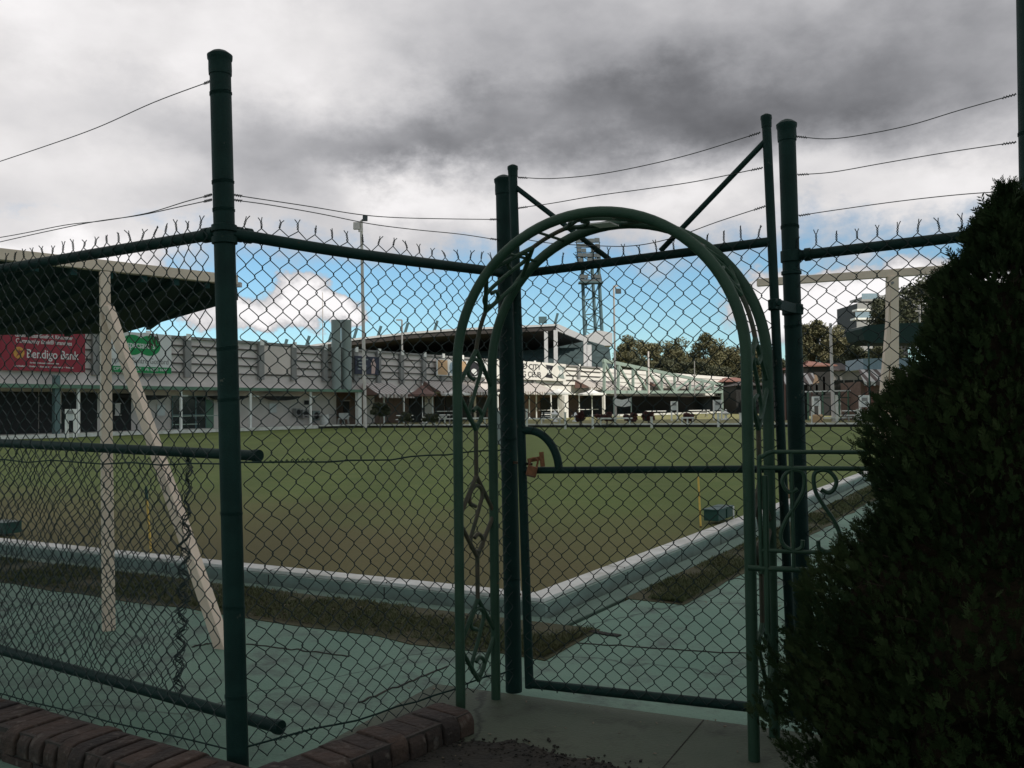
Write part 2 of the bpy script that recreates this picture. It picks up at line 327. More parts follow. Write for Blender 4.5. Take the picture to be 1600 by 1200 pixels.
def pavemat(name, c1, c2, c3, s=1.3):
    m = mat(name, c1, .75, 0, .1, s, .5, 70, col2=c2, detail=9, spec=.35); t, b = tnode(m)
    ramp = [n for n in t.nodes if n.type == 'VALTORGB'][0]; g = t.nodes.new('ShaderNodeNewGeometry')
    nz = t.nodes.new('ShaderNodeTexNoise'); nz.inputs['Scale'].default_value = 2.6; nz.inputs['Detail'].default_value = 10; nz.inputs['Roughness'].default_value = .7; t.links.new(g.outputs['Position'], nz.inputs['Vector'])
    mr = t.nodes.new('ShaderNodeMapRange'); mr.inputs['From Min'].default_value = .50; mr.inputs['From Max'].default_value = .68; t.links.new(nz.outputs[0], mr.inputs['Value'])
    mx = t.nodes.new('ShaderNodeMix'); mx.data_type = 'RGBA'; t.links.new(mr.outputs[0], mx.inputs[0]); t.links.new(ramp.outputs[0], mx.inputs[6]); mx.inputs[7].default_value = (*c3, 1)
    # hairline cracks
    vo = t.nodes.new('ShaderNodeTexVoronoi'); vo.feature = 'DISTANCE_TO_EDGE'; vo.inputs['Scale'].default_value = .55
    wn_ = t.nodes.new('ShaderNodeTexNoise'); wn_.inputs['Scale'].default_value = 3; wn_.inputs['Detail'].default_value = 6; t.links.new(g.outputs['Position'], wn_.inputs['Vector'])
    av = t.nodes.new('ShaderNodeVectorMath'); av.operation = 'MULTIPLY_ADD'; av.inputs[1].default_value = (.35,.35,.35); t.links.new(wn_.outputs['Color'], av.inputs[0]); t.links.new(g.outputs['Position'], av.inputs[2]); t.links.new(av.outputs[0], vo.inputs['Vector'])
    mc = t.nodes.new('ShaderNodeMapRange'); mc.inputs['From Min'].default_value = .0; mc.inputs['From Max'].default_value = .010; mc.inputs['To Min'].default_value = .35; mc.inputs['To Max'].default_value = 1; t.links.new(vo.outputs[0], mc.inputs['Value'])
    m2 = t.nodes.new('ShaderNodeMix'); m2.data_type = 'RGBA'; m2.blend_type = 'MULTIPLY'; m2.inputs[0].default_value = 1; t.links.new(mx.outputs[2], m2.inputs[6]); t.links.new(mc.outputs[0], m2.inputs[7])
    t.links.new(m2.outputs[2], b.inputs['Base Color']); return m
MT['turf'] = gmat()
MT['pave'] = pavemat('green_painted_concrete', (.098,.188,.136), (.150,.245,.182), (.060,.085,.070))
MT['slab'] = pavemat('stained_entry_concrete', (.048,.066,.042), (.088,.104,.070), (.024,.028,.019))
MT['soil'] = mat('dark_garden_soil', (.013,.013,.010), .95, 0, .3, 9, 1.0, 50, col2=(.030,.026,.019))
MT['edge'] = mat('weathered_white_edging', (.46,.46,.41), .7, 0, .3, 2.2, .5, 50, col2=(.74,.74,.70), detail=9)
MT['ledge'] = mat('green_painted_ledge', (.075,.135,.100), .7, 0, .2, 3, .3, 60)
MT['strip'] = mat('rough_strip_soil', (.034,.042,.016), .95, 0, .2, 2.2, .8, 60, col2=(.066,.060,.028))
MT['lawn'] = mat('outer_lawn', (.15,.15,.058), .95, 0, .2, .5, .3, 30, col2=(.21,.20,.085))
MT['blade'] = mat('short_grass_blades', (.042,.064,.018), .8, 0, .3, 1.5, col2=(.078,.080,.030))
MT['far'] = mat('far_ground', (.10,.10,.06), .95, 0, .2, .05)
single('ground', MB().box((-900,-60,-1.0), (900,1400,-.22)), MT['far'], (0,0,0), kind='structure')
single('green', MB().slab([C0, NLc, FARL, FRc], -.20, 0), MT['turf'], (0,0,0), kind='structure')
single('path', MB().slab([(-14,-3), (14,-3), (26,12), (30,40), C0+uR*LR+nR*.595, C0+MIT*.595, C0+uL*LL+nL*.595, (-24,6)], -.21, -.035), MT['pave'], (0,0,0), kind='structure')
single('ditch_floor', band_mesh(.02, .60, -.205, -.165), MT['soil'], (0,0,0), kind='structure')
# ledge and edging kerbs
MT['kface'] = mat('edging_green_face', (.19,.26,.22), .7, 0, .2, 4, .3, 60)
k1 = bevel(single('kerb', band_mesh(0, .17, .0, .03), MT['edge'], (0,0,0), kind='structure'), .005)
single('kerb', band_mesh(.004, .20, -.19, -.001), MT['kface'], (0,0,0), kind='structure')
k2 = bevel(single('kerb', band_mesh(.27, .46, -.195, -.078), MT['ledge'], (0,0,0), kind='structure'), .008, 2)
kj = MB()
for u, nr, n_, L_ in ((uL, nL, 20, 1.25), (uR, nR, 36, 1.25)):
    for i in range(1, n_):
        c = C0+u*(i*L_+random.uniform(-.03,.03)); kj.obox(c+nr*.088+Vector((0,0,.026)), u*.004, nr*.0855, (0,0,.0052)); kj.obox(c+nr*.2+Vector((0,0,-.06)), u*.004, nr*.0025, (0,0,.055))
single('kerb_joint', kj, MT['soil'], (0,0,0), kind='structure')
# grass strips
LS = 1.45
def strip_poly(u, nrm, t0, t1, o1, o2, n=40):
    a = [C0+u*(t0+(t1-t0)*i/n)+nrm*(o1) for i in range(n+1)]
    b = [C0+u*(t0+(t1-t0)*i/n)+nrm*(o2+.07*mnoise.noise(Vector((i*.55, o2*3, 1)))+.03*mnoise.noise(Vector((i*2.1, o2, 4)))) for i in range(n+1)]
    return a+b[::-1]
s1 = strip_poly(uL, nL, -.78, LL, .58, LS-.08, 90)
s2 = strip_poly(uR, nR, .38, 30, .56, 1.03, 90)
sm = MB(); sm.slab(s1, -.2, -.030); sm.slab(s2, -.2, -.030)
single('grass_strip', sm, MT['strip'], (0,0,0), kind='structure')
# grass blades on the strips
def blades(regions, count, name, h=.035):
    V = []; F = []
    per = [r[5] for r in regions]
    for (u, nrm, t0, t1, o, wgt) in regions:
        for i in range(int(count*wgt)):
            t = t0+(t1-t0)*(random.random()**1.6); q = o[0]+(o[1]-o[0])*random.random()
            if mnoise.noise(Vector((t*1.3, q*2.4, 7)))+random.random()*.5 < .02: continue
            p = C0+u*t+nrm*q; a = random.random()*6.28; w = .004+t*.0006; hh = h*(.3+random.random()**2*1.6); lean = (random.random()-.5)*.05, (random.random()-.5)*.05
            k = len(V); c, s = math.cos(a)*w, math.sin(a)*w
            V += [(p.x-c, p.y-s, -.022), (p.x+c, p.y+s, -.022), (p.x+lean[0], p.y+lean[1], -.02+hh)]; F.append((k, k+1, k+2))
    m = MB(); m.add(V, F); return single(name, m, MT['blade'], (0,0,0), kind='stuff')
blades([(uL, nL, -.75, 10, (.60, LS-.12), .62), (uR, nR, .42, 11, (.58, 1.0), .38)], 75000, 'grass', .017)
# far bank: dark upstand with pale capping, then lawn
fd1 = (FARR-FARL).normalized(); fn1 = Vector((-fd1.y, fd1.x, 0)); fn1 = fn1 if fn1.y > 0 else -fn1
ld1 = (LW-FARL).normalized(); ln1 = Vector((-ld1.y, ld1.x, 0)); ln1 = ln1 if ln1.y > 0 else -ln1
bk = MB(); cp = MB()
bk.prism([tuple(p)[:2]+(-.2,) for p in (FARL, FARR+fd1*40, FARR+fd1*40+fn1*.35, FARL+fn1*.35)], (0,0,.36))
bk.prism([tuple(p)[:2]+(-.2,) for p in (FARL, NLc, NLc+ln1*.35, FARL+ln1*.35)], (0,0,.36))
single('bank', bk, MT['soil'], (0,0,0), kind='structure')
cp.prism([tuple(p)[:2]+(.164,) for p in (FARL, FARR+fd1*40, FARR+fd1*40+fn1*.5, FARL+fn1*.5)], (0,0,.09))
cp.prism([tuple(p)[:2]+(.164,) for p in (FARL, NLc, NLc+ln1*.5, FARL+ln1*.5)], (0,0,.09))
single('kerb', cp, MT['edge'], (0,0,0), kind='structure')
lw = MB(); lw.prism([tuple(p)[:2]+(-.21,) for p in (FARL+fn1*.51, FARR+fd1*70+fn1*.51, Vector((90,190,0)), Vector((20,190,0)), NLc+ln1*30, NLc+ln1*.51)], (0,0,.40))
single('lawn', lw, MT['lawn'], (0,0,0), kind='structure')
# entry slab in front of the gate, joints and the soil bed
GL = G(800, 1082, 0); GR_ = G(1238, 1140, 0)
e0 = (V2(GR_)-V2(GL)).normalized(); en = Vector((e0.y, -e0.x, 0)); en = en if en.y < 0 else -en
sp0 = V2(GL)-e0*.42+en*.02
es = MB(); es.slab([sp0, V2(GR_)+e0*2.2+en*.02, V2(GR_)+e0*2.2+en*2.4, sp0+en*2.4-e0*.1], -.05, .0)
single('pavement', es, MT['slab'], (0,0,0), kind='structure')
jt = MB()
jt.beam(tuple(V2(GL)+e0*.95+en*.03)[:2]+(.001,), tuple(V2(GL)+e0*.88+en*1.2)[:2]+(.001,), .004, .003)
single('pavement_joint', jt, MT['soil'], (0,0,0), kind='structure')
crk = MB(); pts = [G(905+x*7, 984+ x*1.15+random.uniform(-.6,.6), -.033) for x in range(0, 10)]
for a, b in zip(pts[:-1], pts[1:]): crk.beam(a, b, .05, .012)
single('path_gap', crk, MT['soil'], (0,0,0), kind='structure')
crk = MB()
for (x0,y0,x1,y1) in ((870,1003,1185,1022), (1120,905,1230,905), (385,1005,545,1026), (560,1098,700,1040), (300,1010,345,1003)):
    pts = [G(x0+(x1-x0)*i/16, y0+(y1-y0)*i/16+random.uniform(-1.6,1.6), -.034) for i in range(17)]
    for a, b in zip(pts[:-1], pts[1:]): crk.beam(a, b, .012, .006)
single('path_crack', crk, MT['soil'], (0,0,0), kind='structure')
so_ = MB(); bedpoly = [G(x, y, 0) for x, y in ((300,1215),(560,1190),(700,1163),(800,1158),(860,1175),(935,1190),(1010,1212))]
edge = []
for a, b in zip(bedpoly[:-1], bedpoly[1:]):
    for k in range(14):
        q = V2(a.lerp(b, k/14)); edge.append(q+Vector((random.gauss(0,.006), .06*mnoise.noise(q*6)+.03*mnoise.noise(q*17)+random.gauss(0,.004), 0)))
so_.slab(edge+[V2(bedpoly[-1]), Vector((.5,1.0,0)), Vector((-1.5,1.0,0))], -.03, .004)
for k in range(420):
    q = edge[random.randrange(8, len(edge))]+Vector((random.gauss(0,.05), -abs(random.gauss(0,.12))+.02, 0)); s = random.uniform(.002,.006); a = random.random()*6.3
    so_.obox(q+Vector((0,0,.004+s*.3)), Vector((math.cos(a),math.sin(a),.3))*s, Vector((-math.sin(a),math.cos(a),.2))*s*.8, (0,0,s*.6))
single('garden_bed', so_, MT['soil'], (0,0,0), kind='structure')
# a few fallen leaves and grit on the slab
lf = MB()
for i in range(60):
    p = G(random.uniform(560,1180), random.uniform(1075,1195), .003); s = random.uniform(.002,.008); a = random.random()*6.3
    lf.obox(p+Vector((0,0,.003)), Vector((math.cos(a),math.sin(a),.2))*s, Vector((-math.sin(a),math.cos(a),.1))*s*.5, (0,0,.001))
for i in range(260):
    p = C0+uR*random.uniform(.3,9)+nR*random.uniform(.6,1.9) if i % 2 else C0+uL*random.uniform(-.4,5)+nL*random.uniform(.6,1.7)
    s = random.uniform(.004,.014); a = random.random()*6.3
    lf.obox(p+Vector((0,0,-.012)), Vector((math.cos(a),math.sin(a),.2))*s, Vector((-math.sin(a),math.cos(a),.1))*s*.5, (0,0,.001))
single('fallen_leaves', lf, mat('dry_leaf', (.07,.05,.03), .8, 0, .4, 30, col2=(.20,.17,.12)), (0,0,0), kind='stuff')
# ------------------------------------------------------------------ brick edging walls
def brickmat():
    m = mat('clinker_brick', (.020,.016,.013), .85, 0, .3, 7, 1.0, 40, col2=(.062,.044,.034), detail=10)
    t, b = tnode(m); g = t.nodes.new('ShaderNodeNewGeometry'); rp = [n for n in t.nodes if n.type == 'VALTORGB'][0]
    cr = t.nodes.new('ShaderNodeValToRGB'); t.links.new(g.outputs['Random Per Island'], cr.inputs[0]); e_ = cr.color_ramp.elements; e_[0].color = (.55,.55,.60,1); e_[1].color = (1.35,1.15,1.05,1)
    e2 = cr.color_ramp.elements.new(.5); e2.color = (.95,.85,.80,1)
    mx = t.nodes.new('ShaderNodeMix'); mx.data_type = 'RGBA'; mx.blend_type = 'MULTIPLY'; mx.inputs[0].default_value = 1; t.links.new(rp.outputs[0], mx.inputs[6]); t.links.new(cr.outputs[0], mx.inputs[7])
    nz = t.nodes.new('ShaderNodeTexNoise'); nz.inputs['Scale'].default_value = 26; nz.inputs['Detail'].default_value = 6; t.links.new(g.outputs['Position'], nz.inputs['Vector'])
    mr = t.nodes.new('ShaderNodeMapRange'); mr.inputs['From Min'].default_value = .58; mr.inputs['From Max'].default_value = .72; mr.inputs['To Max'].default_value = .55; t.links.new(nz.outputs[0], mr.inputs['Value'])
    m3 = t.nodes.new('ShaderNodeMix'); m3.data_type = 'RGBA'; t.links.new(mr.outputs[0], m3.inputs[0]); t.links.new(mx.outputs[2], m3.inputs[6]); m3.inputs[7].default_value = (.14,.12,.10,1)
    t.links.new(m3.outputs[2], b.inputs['Base Color']); return m
MT['brick'] = brickmat(); MT['mortar'] = mat('old_mortar', (.045,.038,.032), .95, 0, .2, 20, .5, 90)
def brick_wall(name, a, b, nrm, wid, z0, z1, label):
    """rowlock course of rounded bricks on top of a low wall from a to b"""
    a, b, nrm = Vector(a), Vector(b), Vector(nrm); L = (b-a).length; d = (b-a).normalized(); t = thing(name, tuple(a)[:2]+(0,), label, 'brick wall')
    body = MB(); body.obox((a+b)/2+nrm*wid/2+Vector((0,0,(z0+z1-.075)/2)), d*(L/2-.01), nrm*(wid/2-.012), (0,0,(z1-.075-z0)/2)); 
    mo = MB(); mo.obox((a+b)/2+nrm*wid/2+Vector((0,0,z1-.045)), d*(L/2-.012), nrm*(wid/2-.02), (0,0,.036))
    cb = MB(); n = int(L/.088)
    for i in range(n):
        c = a+d*((i+.5)*L/n); hw = L/n/2-.006; prof = []
        r = random.uniform(.048,.062); zt = z1+random.uniform(-.007,.006); wo_ = random.uniform(-.010,.010)
        # cross-section across the wall with bullnosed front and back
        for k in range(7):
            an = math.pi/2*k/6; prof.append((wid-r+r*math.sin(an)+wo_, zt-r+r*math.cos(an)))
        prof += [(wid+wo_, z1-.10), (wo_, z1-.10)]
        for k in range(7):
            an = math.pi/2*k/6; prof.append((r-r*math.cos(an)+wo_, zt-r+r*math.sin(an)))
        tw = random.uniform(-.05,.05); dd = (d+nrm*tw).normalized()
        m = [c-dd*hw+nrm*q+Vector((0,0,z)) for q, z in prof]; cb.prism(m, dd*hw*2)
    # stretcher courses on the face
    fb = MB()
    zc = z1-.108; row = 0
    while zc > z0+.02:
        x = 0 if row % 2 else -.11
        while x < L:
            x0, x1 = max(x, 0)+.005, min(x+.22, L)-.005
            if x1-x0 > .02:
                fb.obox(a+d*((x0+x1)/2)+nrm*(wid/2)+Vector((0,0,zc-.035)), d*((x1-x0)/2), nrm*(wid/2-.004+random.uniform(-.002,.002)), (0,0,.033))
            x += .23
        zc -= .078; row += 1
    part(t, 'mortar_core', body, MT['mortar']); part(t, 'mortar_bed', mo, MT['mortar'])
    bevel(part(t, 'coping', cb, MT['brick']), .006, 2)
    if fb.n: bevel(part(t, 'brick_face', fb, MT['brick']), .004, 1)
    return t
wl_a = V2(G(395, 1185, .12)); wl_b = V2(G(0, 1078, .12)); wd = (wl_b-wl_a).normalized(); wn_ = Vector((wd.y, -wd.x, 0)); wn_ = wn_ if wn_.y < 0 else -wn_
brick_wall('brick_wall', wl_a-wd*.05+Vector((0,0,0)), wl_b+wd*1.2, wn_, .25, -.3, .105, 'low dark brick wall with rounded coping under the left run of wire fence')
wm_a = V2(G(402, 1196, .10))-Vector((.02,.02,0)); wm_b = V2(G(680, 1092, .10)); wd2 = (wm_b-wm_a).normalized(); wn2_ = Vector((wd2.y, -wd2.x, 0)); wn2_ = wn2_ if wn2_.y < 0 else -wn2_
brick_wall('brick_wall', wm_a+Vector((0,0,.0)), wm_b, wn2_, .24, -.3, .10, 'short brick wall end with rounded coping beside the garden arch')
# ------------------------------------------------------------------ chain link
def fbm1(u, v, s, seed, amp):
    return amp*(np.sin(u*s*2.1+seed)*np.cos(v*s*1.7+seed*1.3)+.6*np.sin(u*s*4.7+v*s*3.1+seed*2.1)+.4*np.cos(v*s*6.3-u*s*5.1+seed*.7))/2
def chain(c00, c10, c11, c01, w=.076, h=.082, r=.0021, seed=0., amp=.006, barbs=True, clip=None, jit=.0015, barb_h=.036):
    c00, c10, c11, c01 = [np.array(tuple(c), dtype=float) for c in (c00, c10, c11, c01)]
    W = np.linalg.norm(c10-c00); H = np.linalg.norm(c01-c00); m = MB(); mb = MB()
    nh = int(round(H/(h/2))); nw = int(round(W/(w/2)))
    nrm = np.cross(c10-c00, c01-c00); nrm /= np.linalg.norm(nrm)
    def S(u, v, o):   # u,v in metres
        a = np.clip(u/W, -.2, 1.2)[:, None]; b = (v/H)[:, None]
        p = (c00*(1-a)+c10*a)*(1-b)+(c01*(1-a)+c11*a)*b
        du = fbm1(u, v, 2.2, seed, amp); dv = fbm1(u, v, 2.6, seed+5, amp*1.2); dn = fbm1(u, v, 3.1, seed+9, amp*1.3)+o
        ux = (c10-c00)/W; vx = (c01-c00)/H
        return p+du[:, None]*ux+dv[:, None]*vx+dn[:, None]*nrm
    hk = .0075
    for k in range(nw):
        uu = []; vv = []; oo = []
        for i in range(nh+1):
            left = ((i+k) % 2 == 0); v = i*h/2; uc = (k if left else k+1)*w/2
            sgn = -1 if left else 1; f = 1 if left else -1; j = random.gauss(0, jit); j2 = random.gauss(0, jit)
            for dv, of in ((-hk, -f), (0, 0), (hk, f)):
                if i == 0 and dv < 0 or i == nh and dv > 0: continue
                uu.append(uc+sgn*(r*.9 if dv == 0 else -.0022)+j); vv.append(v+dv+j2); oo.append(of*r*1.1)
        uu, vv, oo = map(np.array, (uu, vv, oo))
        keep = np.ones(len(uu), bool) if clip is None else ~clip(uu, vv)
        pts = S(uu, vv, oo); i = 0; N = len(uu)
        while i < N:
            if not keep[i]: i += 1; continue
            j = i
            while j < N and keep[j]: j += 1
            if j-i > 2: m.tube(pts[i:j], r, 5, cap=False, ref=nrm)
            i = j
    if barbs:
        for k in range(0, nw+1):
            if (nh+k) % 2: continue
            u0 = k*w/2; v0 = nh*h/2
            if clip is not None and clip(np.array([u0]), np.array([v0-.02]))[0]: continue
            hb = barb_h*random.uniform(.8,1.25); lx = random.uniform(-.012,.012); ln = random.uniform(-.012,.012); ph0 = random.random()*6
            for sg in (0, math.pi):
                q = np.linspace(0, 1, 11); an = ph0+q*11+sg; rad = .0032+.006*np.clip(q-.72, 0, 1)/.28*random.uniform(.5,1.5)
                m.tube(S(u0+lx*q*q*1.0+rad*np.cos(an if False else ph0+np.minimum(q,.72)*13+sg), v0+q*hb, ln*q+rad*np.sin(ph0+np.minimum(q,.72)*13+sg)), r*.95, 5, cap=False, ref=nrm)
    return m
def sagline(p, q, sag, n=14, wob=.004):
    p, q = Vector(p), Vector(q); out = []
    for i in range(n+1):
        t = i/n; c = p.lerp(q, t); c.z -= sag*4*t*(1-t); c += Vector((random.gauss(0,wob*.3), random.gauss(0,wob*.3), random.gauss(0,wob) if 0 < i < n else 0)); out.append(c)
    return out
def smoothpts(pts, n=8):      # catmull-rom
    P_ = [Vector(p) for p in pts]; P_ = [P_[0]*2-P_[1]]+P_+[P_[-1]*2-P_[-2]]; o = []
    for i in range(1, len(P_)-2):
        a, b, c, d = P_[i-1:i+3]
        for k in range(n):
            t = k/n; o.append(.5*((2*b)+(c-a)*t+(2*a-5*b+4*c-d)*t*t+(3*b-a-3*c+d)*t**3))
    o.append(P_[-2]); return o
def barbline(pts):            # thin line wire with end twists
    m = MB(); m.tube(pts, .0021, 5, cap=False)
    for e, f in ((pts[0], pts[1]), (pts[-1], pts[-2])):
        d = (Vector(f)-Vector(e)).normalized(); u = d.orthogonal().normalized(); w = d.cross(u)
        hx = [Vector(e)+d*(.05*i/24)+(u*math.cos(i*1.3)+w*math.sin(i*1.3))*.005 for i in range(25)]; m.tube(hx, .0016, 4, cap=False)
    return m
def post(root, top, base, r, bands=(), name='post', cap=True):
    top, base = Vector(top), Vector(base); ax = (top-base); L = ax.length; ax.normalize(); m = MB()
    m.lathe(base, [(r, 0), (r, L-.012)], 24, ax); o = part(root, name, m, MT['pipe'], smooth=True)
    if cap:
        c = MB(); c.lathe(base+ax*(L-.075), [(r+.003, 0), (r+.004, .02), (r+.0035,.055), (r+.007,.062), (r+.008,.078), (r*.75,.092), (r*.35,.099), (.003,.101)], 24, ax)
        part(root, 'post_cap', c, MT['pipe'], o, smooth=True)
    if bands:
        for z in bands:
            b = MB(); cc = base+ax*z; u = ax.orthogonal().normalized(); w = ax.cross(u); tl = random.uniform(-.006,.006)
            b.tube([cc+(u*math.cos(a)+w*math.sin(a))*(r+.0012)+ax*(tl*math.cos(a)+.0050*a/6.2832) for a in [i*2*math.pi/18 for i in range(52)]], .0019, 5)
            part(root, 'tie_wire', b, MT['pipe'], o)
    return o
def clamp(mb, c, ax, r, w=.035, th=.006):
    c, ax = Vector(c), Vector(ax).normalized(); mb.lathe(c-ax*w/2, [(r,0),(r+th,.003),(r+th,w-.003),(r,w)], 20, ax)
def cpart(root, *a):
    m = MB(); clamp(m, *a); return part(root, 'rail_clamp', m, MT['pipe'], smooth=True)
# posts
A_t, A_b = P(343.5, 88, 3.43), P(372, 1205, 3.43); B_t, B_b = P(787, 281, 4.45), P(803, 1080, 4.45)
C_t, C_b = P(1229, 195, 4.0), P(1259, 1120, 4.0); D_t, D_b = P(1604, -120, 3.5), P(1625, 1200, 3.5)
ZR = 2.09
def onpost(t, b, z): t, b = Vector(t), Vector(b); return b+(t-b)*((z-b.z)/(t.z-b.z))
# --- left run
FL = thing('chain_link_fence', (A_b.x, A_b.y, 0), 'green chain-link fence run receding to the left edge, with leaning pipe behind its mesh', 'fence', 'runs of green chain-link fence')
La = onpost(A_t, A_b, 2.10); Lz = G(-170, 449, ZR)
rl = MB(); rl.tube([La, Lz], .0235, 14); part(FL, 'top_rail', rl, MT['pipe'], smooth=True)
ld = (V2(Lz)-V2(La)).normalized()
for k in (.06, .10): cpart(FL, La+(Lz-La).normalized()*k, Lz-La, .025, .03, .005)
off = Vector((-ld.y, ld.x, 0)); off = off if off.y < 0 else -off; off = off*.028
lb0 = V2(onpost(A_t,A_b,.08))+off+Vector((0,0,.07))+ld*.045; lt0 = La+off+Vector((0,0,.035))+ld*.045
lb1 = V2(Lz)+off+Vector((0,0,.07)); lt1 = Lz+off+Vector((0,0,.035))
part(FL, 'mesh', chain(lb1, lb0, lt0, lt1, seed=1.3, amp=.010), MT['wire'])
for zz, r in ((1.20,.0030), (.11,.0034)):
    w_ = MB(); w_.tube(sagline(onpost(A_t,A_b,zz)+off, V2(Lz)+off+Vector((0,0,zz-.01)), .01), r, 6); part(FL, 'tension_wire', w_, MT['pipe'])
for pl in ([(331,126),(240,160),(150,200),(60,232),(-60,272),(-180,312)], [(331,304),(290,315),(230,333),(160,345),(100,352),(0,371),(-180,398)], [(331,312),(290,321),(220,336),(150,346),(90,358),(0,378),(-180,420)]):
    z0_ = P(pl[0][0], pl[0][1], 3.43).z
    out = [P(x, y, 3.43+(350-x)*.00245+ (0 if x < 320 else 0)) for x, y in pl]
    part(FL, 'strand_wire', barbline(smoothpts(out, 6)), MT['barb'])
# --- middle run
FM = thing('chain_link_fence', (A_b.x, A_b.y, 0), 'green chain-link fence run between the tall corner post and the gate post', 'fence', 'runs of green chain-link fence')
post(FM, A_t, A_b, .0405, (.28,.62,.98,1.42,1.62,2.16,2.27,2.62), 'corner_post')
post(FM, B_t, B_b, .0415, (.55,1.25,1.9), 'gate_post')
Ma, Mb_ = onpost(A_t, A_b, 2.10), onpost(B_t, B_b, 2.085)
Mm = G(560, 397, 2.055); rl = MB(); rl.tube(smoothpts([Ma, Mm, Mb_], 8), .0235, 14); part(FM, 'top_rail', rl, MT['pipe'], smooth=True)
md = (Mb_-Ma).normalized()
cpart(FM, onpost(A_t,A_b,2.115), A_t-A_b, .041, .03, .008); cpart(FM, onpost(A_t,A_b,2.068), A_t-A_b, .041, .03, .008)
for k in (.06, .10): cpart(FM, Ma+md*k, md, .0245, .03, .006)
cpart(FM, onpost(B_t,B_b,2.085), B_t-B_b, .042, .04, .007)
offm = Vector((md.y, -md.x, 0)).normalized(); offm = offm if offm.y < 0 else -offm; offm = offm*.028; mdh = V2(md).normalized()
part(FM, 'mesh', chain(V2(onpost(A_t,A_b,0))+offm+mdh*.04+Vector((0,0,.05)), V2(onpost(B_t,B_b,0))+offm-mdh*.03+Vector((0,0,.05)), Mb_+offm-mdh*.03+Vector((0,0,.03)), Ma+offm+mdh*.04+Vector((0,0,.03)), seed=4.1, amp=.011), MT['wire'])
for zz, r in ((1.205,.0034), (.115,.0042)):
    p_ = [onpost(A_t,A_b,zz)+offm, onpost(B_t,B_b,zz)+offm]; w_ = MB(); l_ = sagline(p_[0], p_[1], .02)
    w_.tube(l_, r, 6)
    hx = [Vector(l_[0]).lerp(l_[-1], .10+.14*i/60)+Vector((0, math.cos(i*.9)*.006, math.sin(i*.9)*.006-.006)) for i in range(61)]; w_.tube(hx, .0018, 4)
    part(FM, 'tension_wire', w_, MT['pipe'])
for pl in ([(361,304),(400,310),(480,322),(560,335),(620,340),(700,342),(778,343)], [(361,312),(420,320),(500,334),(580,350),(650,359),(720,366),(779,375)]):
    out = [P(x, y, 3.43+(x-350)/437*1.02) for x, y in pl]; part(FM, 'strand_wire', barbline(smoothpts(out, 6)), MT['barb'])
# --- right run
FR_ = thing('chain_link_fence', (C_b.x, C_b.y, 0), 'green chain-link fence run to the right of the gate, partly hidden by the conifer', 'fence', 'runs of green chain-link fence')
post(FR_, C_t, C_b, .0385, (.6,1.05,1.75,2.2), 'gate_post'); post(FR_, D_t, D_b, .041, (2.5,), 'end_post')
Ra, Rb = onpost(C_t, C_b, 2.075), onpost(D_t, D_b, 2.09)
rl = MB(); rl.tube([Ra, Rb], .0235, 14); part(FR_, 'top_rail', rl, MT['pipe'], smooth=True)
rd = V2(Rb-Ra).normalized(); cpart(FR_, onpost(C_t,C_b,2.075), C_t-C_b, .039, .055, .007); cpart(FR_, Ra+(Rb-Ra).normalized()*.075, Rb-Ra, .0245, .03, .005)
cpart(FR_, onpost(C_t,C_b,2.0), C_t-C_b, .039, .02, .006)
offr = Vector((rd.y, -rd.x, 0)); offr = offr if offr.y < 0 else -offr; offr = offr*.028
part(FR_, 'mesh', chain(V2(onpost(C_t,C_b,0))+offr+rd*.035+Vector((0,0,.05)), V2(onpost(D_t,D_b,0))+offr+Vector((0,0,.05)), Rb+offr+Vector((0,0,.035)), Ra+offr+rd*.035+Vector((0,0,.035)), seed=7.7, amp=.009, w=.080, h=.086, barb_h=.048), MT['wire'])
for pl in ([(1244,213),(1290,217),(1340,212),(1420,196),(1500,172),(1588,147)], [(1246,273),(1300,269),(1380,255),(1480,238),(1588,222)], [(1248,337),(1300,329),(1400,315),(1500,304),(1590,298)]):
    out = [P(x, y, 4.0-(x-1245)/350*.5) for x, y in pl]; part(FR_, 'strand_wire', barbline(smoothpts(out, 6)), MT['barb'])
# --- gate
g_bl, g_br, g_tl, g_tr = P(827, 1068, 4.29), P(1240, 1112, 3.79), P(813, 428, 4.29), P(1207, 377, 3.79)
s_tl, s_tr = P(801, 260, 4.29), P(1197, 181, 3.79)
GT = thing('chain_link_gate', (g_bl.x, g_bl.y, 0), 'closed green tube gate filled with chain-link, tall stiles and diagonal braces above', 'gate')
for a, b in ((s_tl, g_bl), (s_tr, g_br)):
    m = MB(); ax = (a-b); L = ax.length; r = .0215 if a is s_tl else .0195
    m.lathe(b-ax.normalized()*.02, [(r,0),(r,L-.03)], 18, ax); st = part(GT, 'stile', m, MT['pipe'], smooth=True)
    c = MB(); c.lathe(b+ax.normalized()*(L-.05), [(r+.002,0),(r+.003,.03),(r+.005,.036),(r+.004,.05),(r*.5,.058),(.003,.06)], 18, ax); part(GT, 'stile_cap', c, MT['pipe'], st, smooth=True)
for a, b, r, nm in ((g_tl, g_tr, .0205, 'top_rail'), (g_bl, g_br, .0215, 'bottom_rail')):
    m = MB(); m.tube([a, b], r, 16); part(GT, nm, m, MT['pipe'], smooth=True)
def onst(a, b, py):    # point on the stile at picture row py, found by height
    t = (py-a[1])/(b[1]-a[1]); return a[0].lerp(b[0], t)
ml_ = onst((s_tl,260),(g_bl,1068),738); mr_ = onst((s_tr,181),(g_br,1112),737)
m = MB(); m.tube([ml_, mr_], .0165, 14); part(GT, 'middle_rail', m, MT['pipe'], smooth=True)
lg = onst((s_tl,260),(g_bl,1068),676); gx = (mr_-ml_).normalized(); r0 = (lg-ml_).length
